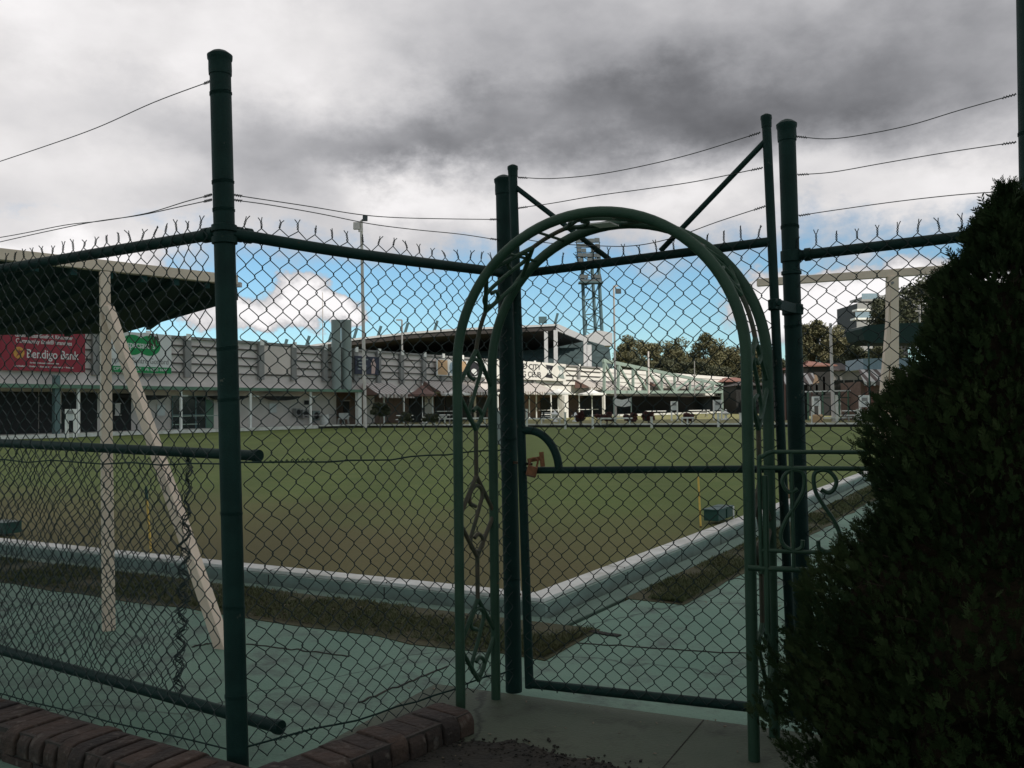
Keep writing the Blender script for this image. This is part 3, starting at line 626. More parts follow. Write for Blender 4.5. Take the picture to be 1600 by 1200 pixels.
arc = [ml_+gx*(.035+ .155*math.sin(a))+ (lg-ml_)*(math.cos(a)) for a in [math.pi/2*i/12 for i in range(13)]]
arc = [lg]+arc
m = MB(); m.tube(arc, .0195, 14); part(GT, 'curved_bow', m, MT['pipe'], smooth=True)
for a, b in ((onst((s_tl,260),(g_bl,1068),290), P(952, 405, 4.13)), (onst((s_tr,181),(g_br,1112),218), P(1032, 392, 4.02))):
    m = MB(); m.tube([a, b], .0125, 12); part(GT, 'brace', m, MT['pipe'], smooth=True)
def gclip(u, v): return (u < .19) & (v > 1.06) & (v < 1.06+np.sqrt(np.maximum(0, 1-(u/.19)**2))*r0+.0)
goff = Vector((gx.y, -gx.x, 0)).normalized(); goff = (goff if goff.y < 0 else -goff)*.022
zml = (ml_-g_bl).length
def gclip(u, v):
    rr = np.clip(1-((u-.0)/.185)**2, 0, 1); return (u < .185) & (v > zml) & (v < zml+r0*np.sqrt(rr))
up = Vector((0,0,1))
part(GT, 'mesh', chain(g_bl+goff-up*.012, g_br+goff-up*.012, g_tr+goff+up*.02, g_tl+goff+up*.02, seed=2.2, amp=.007, clip=gclip, w=.078, h=.084, barb_h=.040), MT['wire'])
for pl in ([(809,277),(860,279),(930,273),(1010,258),(1090,238),(1188,207)], [(809,325),(860,318),(930,306),(1010,295),(1090,283),(1192,262)], [(809,372),(860,380),(930,384),(990,384),(1050,372),(1120,347),(1196,322)]):
    out = [P(x, y, 4.27-(x-809)/385*.48) for x, y in pl]; part(GT, 'strand_wire', barbline(smoothpts(out, 6)), MT['barb'])
# hinge joining gate stile and post
hg = MB(); hc = onst((s_tr,181),(g_br,1112),480); pc = onpost(C_t, C_b, hc.z); hd = (pc-hc).normalized()
hg.beam(hc-hd*.03-Vector((0,.024,0)), pc+hd*.065-Vector((0,.045,0)), .012, .045)
clamp(hg, hc, s_tr-g_br, .0205, .05, .008); clamp(hg, pc, C_t-C_b, .039, .05, .008)
hg.lathe(hc-hd*.0+Vector((0,-.045,0)), [(.012,0),(.012,.02)], 8, (0,-1,0)); hg.lathe(pc+hd*.05+Vector((0,-.058,0)), [(.013,0),(.013,.02)], 8, (0,-1,0))
bevel(part(GT, 'hinge', hg, MT['pipe']), .003)
hg = MB(); hc = onst((s_tr,181),(g_br,1112),1010); pc = onpost(C_t, C_b, hc.z); hg.beam(hc, pc, .012, .045); clamp(hg, hc, s_tr-g_br, .0205, .05, .008); clamp(hg, pc, C_t-C_b, .039, .05, .008)
part(GT, 'hinge', hg, MT['pipe'])
# latch tongue between gate post and stile
lt = MB(); lp = onst((s_tl,260),(g_bl,1068),728); lt.beam(onpost(B_t,B_b,lp.z)+Vector((.02,-.03,0)), lp+gx*.05-Vector((0,.03,0)), .008, .012); part(GT, 'latch', lt, MT['steel'])
# padlock
pk = P(831, 736, 4.20); PL = thing('padlock', tuple(pk), 'rusty brass padlock hanging on the gate stile under the curved bow', 'padlock')
tilt = Matrix.Rotation(R(14), 3, 'Y')
body = MB(); body.obox(pk+tilt@Vector((0,0,-.001)), tilt@Vector((.025,0,0)), Vector((0,.010,0)), tilt@Vector((0,0,.025)))
bd = bevel(part(PL, 'body', body, MT['rust']), .006, 3)
kh = MB(); kh.obox(pk+tilt@Vector((0,-.0115,-.024)), tilt@Vector((.021,0,0)), (0,.002,0), tilt@Vector((0,0,.004))); part(PL, 'base_plate', kh, MT['steel'], bd)
sh = MB(); sp = [Vector((-.018,0,.024)), Vector((-.018,0,.045))]+[Vector((-.018*math.cos(a),0,.045+.018*math.sin(a))) for a in [math.pi*i/10 for i in range(1,10)]]+[Vector((.018,0,.045)), Vector((.018,0,.024))]
sh.tube([pk+tilt@p for p in sp], .005, 8); part(PL, 'shackle', sh, MT['rust'], smooth=True)
hs = MB(); hs.beam(pk+Vector((-.02,.02,.048)), pk+Vector((.055,.006,.062)), .004, .020); hs.beam(pk+Vector((.046,.0,.09)), pk+Vector((.052,.0,.02)), .004, .022); bevel(part(PL, 'hasp', hs, MT['rust']), .0015)
# --- leaning pipe frame behind the left run
pp = thing('leaning_fence_panel', tuple(V2(P(220, 1080, 4.2))), 'fallen green pipe frame with bunched chain-link leaning behind the left fence', 'fence panel')
p0, p1 = P(402, 712, 3.72), P(-170, 684, 5.5); q0, q1 = P(436, 1136, 3.76), P(-170, 968, 5.7)
for a, b, r in ((p0, p1, .0225), (q0, q1, .0265)):
    m = MB(); ax = b-a; m.tube([a, b], r, 16); o = part(pp, 'pipe', m, MT['pipe'], smooth=True)
    e = MB(); e.lathe(a-ax.normalized()*.012, [(r+.003,0),(r+.004,.008),(r+.004,.03),(r+.001,.034)], 16, ax); part(pp, 'end_cap', e, MT['pipe'], o)
s0, s1 = P(296, 712, 4.1), P(278, 1085, 4.15)
part(pp, 'mesh', chain(q1+Vector((0,-.03,0)), s1, s0, p1+Vector((0,-.03,0)), seed=11, amp=.018, barbs=False, w=.07), MT['wire'])
bn = MB()
for i in range(6):
    ph = random.random()*6; pl = []
    for k in range(44):
        t = k/43; c = s0.lerp(s1, t); bul = .014+.022*math.exp(-((t-.42)/.18)**2)+.02*math.exp(-((t-.75)/.2)**2)
        pl.append(c+Vector((math.sin(k*1.57*1.0+ph)*bul*random.uniform(.5,1.0)+random.gauss(0,.004), math.cos(k*1.57+ph)*.03, random.gauss(0,.004))))
    bn.tube(pl, .0024, 5, cap=False)
part(pp, 'bunched_mesh', bn, MT['wire'])
# ------------------------------------------------------------------ garden arch
nearL = V2(G(720, 1121, 0)); farL = V2(G(775, 1092, 0)); e = Vector((.913, -.407, 0)).normalized(); AWD = 1.30; RA = AWD/2; ZS = 2.24-RA
AR = thing('garden_arch', tuple(nearL+e*RA), 'green metal garden arch with scrollwork sides standing in front of the gate', 'arch')
SL = ZS-(-.03); TOT = 2*SL+math.pi*RA
def hoop(base, s):
    if s < SL: q = (0, -.03+s)
    elif s < SL+math.pi*RA:
        a = (s-SL)/RA; q = (RA-RA*math.cos(a), ZS+RA*math.sin(a))
    else: q = (AWD, ZS-(s-SL-math.pi*RA))
    return base+e*q[0]+Vector((0,0,q[1]))
dep = farL-nearL; dn = dep.normalized()
for b in (nearL, farL):
    m = MB(); m.tube([hoop(b, TOT*i/110) for i in range(111)], .0235, 14, ref=tuple(dn), flat=.88); part(AR, 'hoop', m, MT['arch'], smooth=True)
def orn(s, q): return hoop(nearL, s).lerp(hoop(farL, s), q)
Scurve = [(-.06,.25),(-.41,.37),(-.38,.60),(-.06,.76),(.27,.69),(.35,.5),(.18,.23),(-.1,-.14),(-.38,-.5),(-.35,-.73),(0,-.86),(.33,-.76),(.35,-.57),(.08,-.44),(-.15,-.52)]
cs = [.35, .93, 1.53, 2.10, 2.66]; T2 = TOT/2; cs = [c*T2/2.66 for c in cs]; cs = cs+[TOT-c for c in cs[:-1]]
hh = .19
for i, c in enumerate(sorted(cs)):
    m = MB(); dia = [orn(c-hh, .5), orn(c-hh*.1, .04), orn(c, .0), orn(c+hh*.1, .04), orn(c+hh, .5)]; dib = [orn(c-hh, .5), orn(c-hh*.1, .96), orn(c, 1.), orn(c+hh*.1, .96), orn(c+hh, .5)]
    for d_ in (dia, dib): m.tube(d_, .0105, 8, ref=tuple(dn))
    pts = smoothpts([orn(c+hh*a, .5+.46*b) for b, a in Scurve], 5); m.tube(pts, .0095, 8)
    part(AR, 'scroll_diamond', m, MT['arch' if i in (3,4,5) else 'archd'] if i % 2 else MT['arch'], smooth=True)
so_cs = sorted(cs)
for i in range(len(so_cs)-1):
    a, b = so_cs[i]+hh, so_cs[i+1]-hh
    m = MB(); m.tube([orn(a+(b-a)*k/5, .5) for k in range(6)], .0105, 8, ref=tuple(dn)); part(AR, 'spacer_rod', m, MT['archd'], smooth=True)
for s in (so_cs[3]+.12, T2-.27, T2+.27, TOT-so_cs[3]-.12): m = MB(); m.tube([orn(s, 0), orn(s, 1)], .007, 8); part(AR, 'cross_rod', m, MT['arch'], smooth=True)
# white plate standing in for the highlight under the crown
m = MB(); s = T2; c = orn(s, .5); ang = e
m.obox(c+Vector((0,0,-.028)), e*.045, dn*.05, (0,0,.003)); part(AR, 'crown_highlight', m, MT['white'])
# low scrollwork leaf hung from the arch
hp = V2(hoop(nearL, TOT-.1))
gl0 = P(1186, 707, 3.44); wdir = Vector((.95, -.30, 0)).normalized()
SG = thing('scroll_gate_leaf', tuple(V2(gl0)), 'low scrollwork gate leaf hung from the arch, swung open toward the conifer', 'gate')
def wp(x, z): return V2(gl0)+wdir*x+Vector((0,0,z))
def zrow(py): return CAMH+(P(1186, py, 3.44).z-CAMH)
z1, z2, z3, z4 = zrow(706), zrow(731), zrow(860), zrow(888)
m = MB(); m.tube(smoothpts([wp(.0, z4-.02), wp(.0, z1-.06), wp(.012, z1-.02), wp(.05, z1), wp(.12, z1), wp(.75, z1)], 6), .0085, 10); part(SG, 'frame', m, MT['arch'], smooth=True)
for z, r in ((z2,.009), (z3,.008), (z4,.011)):
    m = MB(); m.tube([wp(-.05 if z == z4 else 0, z), wp(.75, z)], r, 10); part(SG, 'rail', m, MT['arch'], smooth=True)
zm = (z2+z3)/2; hz = (z2-z3)/2
for cx, sg in ((.235, 1), (.235-.105, -1), (.56, 1), (.56-.105, -1)):
    S2 = [(-.01,.50),(.015,.42),(.035,.50),(.045,.72),(.02,.93),(-.015,.95),(-.035,.82),(-.03,.45),(.0,.10),(.035,-.25),(.055,-.60),(.045,-.85),(.01,-.97),(-.02,-.90),(-.025,-.72)]
    m = MB(); m.tube(smoothpts([wp(cx+sg*b, zm+hz*a) for b, a in S2], 5), .008, 8); part(SG, 'scroll', m, MT['arch'], smooth=True)
m = MB(); m.tube([wp(.12, z1), wp(.12, z4)], .0075, 8); m.tube([wp(.02, z2-.03), wp(.02, z4-.25)], .012, 8); part(SG, 'upright', m, MT['arch'], smooth=True)
# ------------------------------------------------------------------ shade shelters
ZB = 2.42
def shelter(root, b0, b1, posts, roofpoly, rname='roof'):
    pass
b0, b1 = G(-150, 381, ZB), G(369, 438, ZB)
SH = thing('shade_shelter', tuple(V2(G(170, 975, 0))), 'cream steel shelter with wide dark green canopy and slanting brace, at left', 'shelter', 'cream framed shade shelters beside the green')
bdv = (b1-b0).normalized(); m = MB(); m.beam(b0, b1, .06, .075); bevel(part(SH, 'front_beam', m, MT['cream']), .004)
def col(root, base, top, w0, w1, rot, name):
    base, top = Vector(base), Vector(top); m = MB(); c, s = math.cos(rot), math.sin(rot)
    a = Vector((c, s, 0)); b = Vector((-s, c, 0)); V = []
    for p, w in ((base, w0), (top, w1)):
        for i, j in ((-1,-1),(1,-1),(1,1),(-1,1)): V.append(p+a*i*w/2+b*j*w/2)
    m.hexa(V); return bevel(part(root, name, m, MT['cream']), .004)
pb = G(170, 976, 0); pt = P(163.5, 425, pb.y); col(SH, pb-Vector((0,0,.05)), pt, .075, .062, R(32), 'post')
fb_ = G(350, 1003, 0); col(SH, fb_-Vector((0,0,.05)), P(168, 478, pb.y-.03), .078, .06, R(-20), 'brace')
far = [G(372, 463, ZB-.10), G(190, 517, ZB-.10), G(-330, 523, ZB-.10)]
mm = MB(); rp = [b0, b1]+far; mm.prism([p-Vector((0,0,.03)) for p in rp], (0,0,.035)); part(SH, 'canopy', mm, MT['shade'])
# sagging inner cloth and joists
m = MB()
for k in range(1, 9):
    t = k/9; a = b0.lerp(b1, t); q = far[2].lerp(far[1], min(1, t*1.05)) if t < .85 else far[1].lerp(far[0], (t-.85)/.15); m.beam(a-Vector((0,0,.06)), a.lerp(q,.93)-Vector((0,0,.06)), .04, .05)
part(SH, 'joist', m, MT['shade'])
m = MB(); lp_ = P(372, 443, b1.y); m.obox(lp_+Vector((.0,0,-.01)), (.025,0,0), (0,.02,0), (0,0,.018)); m.beam(lp_, lp_+Vector((-.05,0,.02)), .01, .01); part(SH, 'corner_lamp', m, MT['wallb'])
m = MB(); 
for k in range(12):
    c = P(240+random.uniform(-8,8), 520+random.uniform(-2,16), 10.6); m.tube([c, c+Vector((random.gauss(0,.03),0,-random.uniform(.05,.12)))], .008, 4)
part(SH, 'dangling_creeper', m, MT['leafd'])
r0_, r1_ = G(1183, 442, ZB), G(1620, 411, ZB)
S2_ = thing('shade_shelter', tuple(V2(P(1393, 430, 6.9))), 'cream steel post and beam frame of the shelter rising behind the conifer at right', 'shelter', 'cream framed shade shelters beside the green')
m = MB(); m.beam(r0_, r1_, .05, .062); bevel(part(S2_, 'front_beam', m, MT['cream']), .004)
tp = P(1394, 432, isect(V2(r0_), V2(r1_-r0_), Vector((0,0,0)), V2(ray(1394,432))).y); bb = V2(P(1388, 720, tp.y)); col(S2_, (bb.x, bb.y, -.05), tp, .085, .072, R(8), 'post')
m = MB(); m.prism([P(1392, 560, tp.y-.05), P(1377, 690, tp.y-.05), P(1371, 690, tp.y-.05), P(1390, 470, tp.y-.05)], (0,.05,0)); bevel(part(S2_, 'brace', m, MT['cream']), .004)
m = MB(); m.lathe(P(1394, 442, tp.y-.045), [(.012,0),(.012,.012)], 6, (0,-1,0)); part(S2_, 'bolt', m, MT['gpil'])
# ------------------------------------------------------------------ things round the green
def stick(px, y0, y1, label, topdark=False, r=.012, m_='yellow', z=0.03):
    b = G(px[1], y1, z); t = P(px[0], y0, b.y); T = thing('boundary_peg', tuple(b), label, 'peg')
    m = MB(); ax = t-b; L = ax.length; m.lathe(b, [(r,0),(r,L-.02),(r*.6,L)], 10, ax); part(T, 'stick', m, MT[m_], smooth=True)
    if topdark: m = MB(); m.lathe(b+ax.normalized()*(L*.8), [(r*1.3,0),(r*1.4,L*.15),(r,L*.2)], 10, ax); part(T, 'dark_cap', m, MT['binbox'], smooth=True)
    else: m = MB(); m.lathe(b, [(r*1.6,0),(r*1.6,.01),(r,.015)], 10, ax); part(T, 'foot', m, MT['steel'], smooth=True)
    return T
stick((228, 236), 760, 862, 'yellow marker peg with dark cap, seen between the cream post and brace', True, .011)
stick((1091, 1095), 745, 824, 'thin yellow marker peg on the white edging behind the gate', False, .011)
T = stick((806, 812), 800, 930, 'thin white marker peg at the near corner of the green, behind the gate stile', False, .008, 'white')
bxp = G(1143, 812, .03); bl = thing('scorer_box', tuple(bxp), 'dark green wooden box sitting on the white edging at right', 'box')
for k, w in ((0, .28), (1, .22)):
    c = bxp+uR*(-.16+k*.30)+nR*(-.15); m = MB(); m.obox(c+Vector((0,0,.07)), uR*w/2, nR*.09, (0,0,.06)); bx_ = bevel(part(bl, 'crate', m, MT['binbox']), .006)
    m = MB(); m.obox(c+Vector((0,0,.139)), uR*(w/2+.01), nR*.10, (0,0,.008)); part(bl, 'lid', m, MT['binbox'], bx_)
m = MB(); m.obox(bxp+uR*.15+nR*(-.02)+Vector((0,0,.07)), uR*.008, nR*.006, (0,0,.075)); part(bl, 'white_tape', m, MT['white'])
m = MB(); m.obox(G(8, 832, .03)+Vector((0,0,.06)), uL*.16, nL*.10, (0,0,.06)); m.obox(G(8, 832, .03)+Vector((0,0,.126)), uL*.17, nL*.11, (0,0,.006))
bevel(single('scorer_box', m, MT['binbox'], tuple(G(8,832,.03)), 'dark green box on the edging at the left edge of the photo', 'box'), .005)
# dry brown clump by edging seen right of gate post
m = MB(); c = G(1237, 778, .03)
for k in range(60):
    a = random.random()*6.3; m.tube([c+Vector((random.gauss(0,.04),random.gauss(0,.04),0)), c+Vector((random.gauss(0,.09),random.gauss(0,.09),random.uniform(.03,.2)))], .004, 3)
single('dry_weed', m, mat('dry_weed_leaf', (.30,.20,.12), .8), tuple(c), 'pale dry weed growing on the edging beside the gate post', 'plant')
# pale sign board behind gate post
c = P(783, 668, 22.0); T = thing('notice_board', (c.x, c.y, 0), 'pale grey upright notice board between the arch and gate post', 'notice board')
m = MB(); m.obox(c, (.10,0,0), (0,.02,0), (0,0,.42)); bevel(part(T, 'board', m, MT['tank']), .01); m = MB(); m.obox((c.x, c.y, (c.z-.42)/2), (.03,0,0), (0,.02,0), (0,0,(c.z-.42)/2)); part(T, 'stand', m, MT['gpil'])
# ------------------------------------------------------------------ clubhouse facade
def FT(px, off=0):  # facade parameter t at picture column px (horizontal), wall plane moved off metres toward us
    r = V2(ray(px, 630)); o = F0+FN*off; q = isect(Vector((0,0,0)), r, o, FD); return (q-o).dot(FD)
def FPt(t, z, off=0): return F0+FD*t+FN*off+Vector((0,0,z))
def fb(mb, t0, t1, z0, z1, o0, o1):
    return mb.obox(FPt((t0+t1)/2, (z0+z1)/2, (o0+o1)/2), FD*(t1-t0)/2, FN*(o1-o0)/2, (0,0,(z1-z0)/2))
def FZ(px, py, off=0):
    q = FPt(FT(px, off), 0, off); return P(px, py, q.y).z
GZ = .19
CH = thing('clubhouse', tuple(FPt(FT(450), 0)), 'long low clubhouse with beige banded upper wall and green-edged verandah', 'building')
ZT, ZM, ZV = 6.55, 4.10, 3.05
tA, tB, tC, tD = FT(-260), FT(840), FT(945), FT(1135)
def upper(t0, t1, m_, setback=0):
    m = MB(); fb(m, t0, t1, ZV+.02, ZM-.02, -5.2+setback, -.6+setback); fb(m, t0, t1, ZM-.02, ZT-.25, -5.2, -.72)
    for k in range(4):                      # overlapping boards
        z0 = ZM+.6*k; o = -.72
        P8 = []
        for t in (t0, t1):
            P8.append([FPt(t, z0+.07, -.55), FPt(t, z0+.60, -.64), FPt(t, z0+.60, -.70), FPt(t, z0+.07, -.70)])
        V = P8[0]+P8[1]; m.add(V, [(0,1,2,3),(7,6,5,4),(0,4,5,1),(1,5,6,2),(2,6,7,3),(3,7,4,0)])
    return m
part(CH, 'upper_wall', upper(tA, tB, 0), MT['wallb']); part(CH, 'sunny_upper_wall', upper(tB, tC+.0, 0), MT['wallw'])  # second stretch: whiter copy of the cladding, sunlit brightness put into the colour
m = MB()
for k in range(5): fb(m, tA, tC, ZM+.6*k-.02, ZM+.6*k+.065, -.75, -.50)
part(CH, 'batten_shadow', m, MT['shadow_line'])  # dark strips colour in the shadow lines between the boards
m = MB(); fb(m, tA, tC, ZT-.15, ZT+.02, -5.2, -.40); part(CH, 'parapet_cap', m, MT['gpil'])
for px in (150, 230, 293, 408, 459, 508, 556, 592, 628, 663, 692, 722, 745, 772, 835, 905):
    t = FT(px, -.4); m = MB(); fb(m, t-.25, t+.25, 3.75, ZT+.05, -.52, -.30); o = part(CH, 'pilaster', m, MT['gpil'])
    m = MB(); fb(m, t-.17, t+.17, ZT-.25, ZT+.18, -.30, -.22); part(CH, 'pilaster_cap', m, MT['white'], o)
# blank panel between two pilasters
m = MB(); fb(m, FT(413,-.4), FT(455,-.4), ZM+.1, ZT-.25, -.53, -.44); part(CH, 'flat_panel', m, MT['wallb2'])
# two flues
for px0, px1 in ((519.5, 532), (535, 548.5)):
    t0, t1 = FT(px0, .1), FT(px1, .1); r = (t1-t0)/2*.82; c = FPt((t0+t1)/2, 3.0, .1); zt = P((px0+px1)/2, 500, c.y).z
    m = MB(); m.lathe(c, [(r,0),(r,zt-3.0-.3),(r*1.02,zt-3.3+.05),(r*1.02,zt-3.0)], 20); part(CH, 'flue', m, MT['tank'], smooth=True)
# ground floor
tV = FT(562, 0)
m = MB(); fb(m, tA, FT(560), GZ, ZV, -5.6, -2.5); lw_ = part(CH, 'lower_wall', m, MT['wallb2'])
m = MB(); fb(m, FT(560), FT(840), GZ, ZV, -5.6, -3.2); part(CH, 'brown_lower_wall', m, MT['brown'])
m = MB(); fb(m, FT(840), tC, GZ, ZV, -5.6, -3.2); part(CH, 'rear_lower_wall', m, MT['brown'])
m = MB(); fb(m, tA, tV, ZV-.12, ZV+.02, -2.6, .45); vr = part(CH, 'verandah_roof', m, MT['wallb2'])
m = MB(); fb(m, tA, tV+.05, ZV-.16, ZV+.06, .45, .60); part(CH, 'gutter', m, MT['gfascia'], vr)
m = MB(); fb(m, tV+.05, tC, ZV-.10, ZV+.05, -3.2, .1); vr2 = part(CH, 'verandah_roof', m, MT['white'])
m = MB(); fb(m, tA, FT(545), .02, GZ+.05, -2.5, .7); part(CH, 'verandah_slab', m, MT['edge'])
for px in (-60, 122, 282.5, 391, 485, 600, 631, 676, 711, 735, 778, 827, 838, 861, 882, 905, 925):
    t = FT(px, .3); w = .055 if px > 562 else .07; m = MB(); fb(m, t-w, t+w, GZ, ZV-.12, .24, .24+w*2); part(CH, 'verandah_post', m, MT['white'])
t = FT(560.5, .3); m = MB(); fb(m, t-.2, t+.2, GZ, ZV-.1, .1, .45); part(CH, 'verandah_post', m, MT['white'])
t = FT(90, .3); m = MB(); fb(m, t-.16, t+.16, GZ, ZV+.6, .0, .3); part(CH, 'teal_column', m, MT['teal'])
t = FT(886, .3); m = MB(); fb(m, t-.7, t+.7, GZ, ZV-.1, -.6, .1); part(CH, 'white_pier', m, MT['wallw'])
def fbox_part(name, px0, px1, z0, z1, off, mt, th=.06, parent=None):
    m = MB(); fb(m, FT(px0, off), FT(px1, off), z0, z1, off-th, off); return part(CH, name, m, MT[mt], parent)
# doors, windows, dark bays
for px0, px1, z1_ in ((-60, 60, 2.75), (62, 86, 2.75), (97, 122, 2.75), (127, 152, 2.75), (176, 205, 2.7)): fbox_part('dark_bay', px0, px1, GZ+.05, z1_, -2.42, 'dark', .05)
for px0, px1 in ((270, 283), (285, 305), (307, 321)):
    o = fbox_part('glass_door', px0, px1, GZ+.05, 2.5, -2.40, 'glass', .05); m = MB(); t0, t1 = FT(px0,-2.38), FT(px1,-2.38)
    fb(m, t0-.06, t0, GZ+.05, 2.56, -2.44, -2.37); fb(m, t1, t1+.06, GZ+.05, 2.56, -2.44, -2.37); fb(m, t0, t1, 2.5, 2.56, -2.44, -2.37); fb(m, t0, t1, 1.2, 1.25, -2.40, -2.36); part(CH, 'door_frame', m, MT['teal'], o)
o = fbox_part('door', 322, 334, GZ+.05, 2.3, -2.40, 'gfascia', .05)
for px0, px1, z0, z1_, mt in ((180,188,1.3,2.0,'wallb'), (246,258,1.2,1.9,'signw'), (421,432,1.3,2.0,'signw'), (476,486,1.9,2.25,'dark'), (537,546,.9,2.2,'dark')):
    o = fbox_part('window', px0, px1, z0, z1_, -2.40, mt, .05); m = MB(); t0, t1 = FT(px0,-2.38), FT(px1,-2.38)
    fb(m, t0-.05, t1+.05, z1_, z1_+.06, -2.44, -2.35); fb(m, t0-.05, t1+.05, z0-.06, z0, -2.44, -2.33); part(CH, 'window_frame', m, MT['wallb'], o)
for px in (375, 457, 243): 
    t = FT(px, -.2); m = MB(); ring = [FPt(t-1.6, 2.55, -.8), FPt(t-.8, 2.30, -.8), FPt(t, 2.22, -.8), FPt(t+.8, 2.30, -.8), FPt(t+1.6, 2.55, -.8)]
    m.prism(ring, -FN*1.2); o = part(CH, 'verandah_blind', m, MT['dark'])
for px in (401, 493, 290): fbox_part('strip_light', px-4, px+4, 2.48, 2.56, -.3, 'white', .2)
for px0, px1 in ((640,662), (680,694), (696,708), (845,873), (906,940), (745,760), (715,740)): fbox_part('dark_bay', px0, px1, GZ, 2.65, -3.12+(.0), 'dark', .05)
for px0, px1 in ((664,676), (572,585), (741,744)): fbox_part('wall_panel', px0, px1, GZ, 2.7, -3.05, 'wallb2', .08)
# handrails on verandah
for a, b, z in ((270, 340, 1.15), (270, 312, .6), (680, 712, 1.2), (842, 876, 1.15), (903, 935, 1.15), (846, 868, .65)):
    m = MB(); fb(m, FT(a,.3), FT(b,.3), z-.03, z+.03, .26, .32); part(CH, 'handrail', m, MT['palegreen' if a < 400 else 'white'])
m = MB(); fb(m, FT(476,-1), FT(520,-1), 1.0, 1.08, -1.1, -1.04); part(CH, 'handrail', m, MT['gpil'])
# side wing beyond (sunlit banded wall behind the truss)
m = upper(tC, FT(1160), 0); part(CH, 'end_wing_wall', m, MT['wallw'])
m = MB(); fb(m, tC, FT(1160), GZ, ZV, -5.2, -4.4); part(CH, 'end_wing_lower_wall', m, MT['brown'])
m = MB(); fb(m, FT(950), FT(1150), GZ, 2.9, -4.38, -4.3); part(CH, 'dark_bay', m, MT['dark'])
# awnings
def awning(px0, px1, py0, py1, label, group=None, off=.1, out=2.2, mt='awn'):
    t0, t1 = FT(px0, off+out), FT(px1, off+out); ymid = FPt((t0+t1)/2, 0, off+out).y; z0 = P((px0+px1)/2, py1, ymid).z; z1 = z0+1.0
    T = thing('awning', tuple(FPt((t0+t1)/2, z0, off)), label, 'awning', group)
    m = MB(); V = [FPt(t0, z0, off+out), FPt(t1, z0, off+out), FPt(t1-.5, z1, off), FPt(t0+.5, z1, off)]
    m.prism(V, (0,0,-.05)); cv = part(T, 'canopy', m, MT[mt])
    m = MB(); L = t1-t0; n = max(6, int(L/.31))
    for k in range(n):
        a, b = t0+L*k/n+.01, t0+L*(k+1)/n-.01; q = [FPt(a, z0-.05, off+out), FPt(b, z0-.05, off+out), FPt(b, z0-.26, off+out), FPt((a+b)/2, z0-.34, off+out), FPt(a, z0-.26, off+out)]; m.prism(q, -FN*.02)
    part(T, 'valance', m, MT[mt])
    m = MB(); m.prism([FPt(t1-.05, z0-.05, off+out), FPt(t1-.5, z1-.05, off), FPt(t1-.3, z0-.05, off)], FD*.03); m.prism([FPt(t0+.05, z0-.05, off+out), FPt(t0+.5, z1-.05, off), FPt(t0+.3, z0-.05, off)], -FD*.03); part(T, 'side_flap', m, MT['umb'])
    return T
grp = 'striped awnings along the clubhouse'
awning(592, 648, 598, 616, 'leftmost striped awning, beside the two grey flues and the round shrub', grp)
awning(688, 768, 597, 612, 'striped awning behind the arch leg under the cream and orange banner', grp)
awning(808, 872, 597, 612, 'striped awning below the white bowling club sign', grp)
awning(922, 985, 592, 606, 'striped awning overlapping the left end of the pale truss', grp)
awning(1030, 1128, 588, 605, 'striped awning overlapping the right end of the pale truss', grp)
# umbrellas
def umbrella(px, pyt, pyb, wpx, Y, label, mt='umb'):
    c = P(px, pyb, Y); w = wpx/FPX*Y/2; h = (pyb-pyt)/FPX*Y; T = thing('umbrella', (c.x, c.y, GZ), label, 'umbrella')
    m = MB(); n = 8; apex = c+Vector((0,0,h)); ring = [c+Vector((math.cos(a)*w, math.sin(a)*w, 0)) for a in [i*2*math.pi/n for i in range(n)]]; mid = [apex.lerp(r_, .5)+Vector((0,0,-.10)) for r_ in ring]; low = [r_+Vector((0,0,-.18)) for r_ in ring]
    m.add([apex]+mid+ring+low, [(0,1+i,1+(i+1)%n) for i in range(n)]+[(1+i,1+n+i,1+n+(i+1)%n,1+(i+1)%n) for i in range(n)]+[(1+n+i,1+2*n+i,1+2*n+(i+1)%n,1+n+(i+1)%n) for i in range(n)])
    part(T, 'canopy', m, MT[mt]); m = MB(); m.lathe((c.x, c.y, GZ), [(.04,0),(.04,apex.z-GZ+.1)], 8); part(T, 'pole', m, MT['white']); m = MB(); m.lathe((c.x, c.y, GZ), [(.35,0),(.35,.08),(.06,.12)], 12); part(T, 'base', m, MT['gpil']); return T
umbrella(660, 601, 616, 46, 74, 'brown market umbrella near the round shrub, left of the arch')
umbrella(872, 607, 614, 44, 88, 'wide white umbrella under the sunny white wall', 'umbw')
umbrella(925, 608, 615, 44, 90, 'wide white umbrella left of the pale truss', 'umbw')
umbrella(712, 607, 615, 44, 80, 'white umbrella between the shrub and the gate posts', 'umbw')
# ------------------------------------------------------------------ signs
def text_part(root, name, s, size, org, ux, uz, mt, parent=None, width=None, bold=0):
    cu = bpy.data.curves.new('t', 'FONT'); cu.body = s; cu.size = size; cu.align_x = 'CENTER'; cu.align_y = 'CENTER'; cu.offset = bold; cu.extrude = .012; cu.resolution_u = 3
    ob = bpy.data.objects.new('t', cu); me = bpy.data.meshes.new_from_object(ob); bpy.data.objects.remove(ob)
    ux, uz = Vector(ux), Vector(uz); un = uz.cross(ux)*-1 if False else ux.cross(uz)
    sc = 1
    if width:
        xs = [v.co.x for v in me.vertices]; sc = width/(max(xs)-min(xs))
    m = MB(); V = [Vector(org)+ux*v.co.x*sc+uz*v.co.y+un*v.co.z for v in me.vertices]; m.add(V, [tuple(p.vertices) for p in me.polygons]); bpy.data.meshes.remove(me)
    return part(root, name, m, MT[mt], parent)
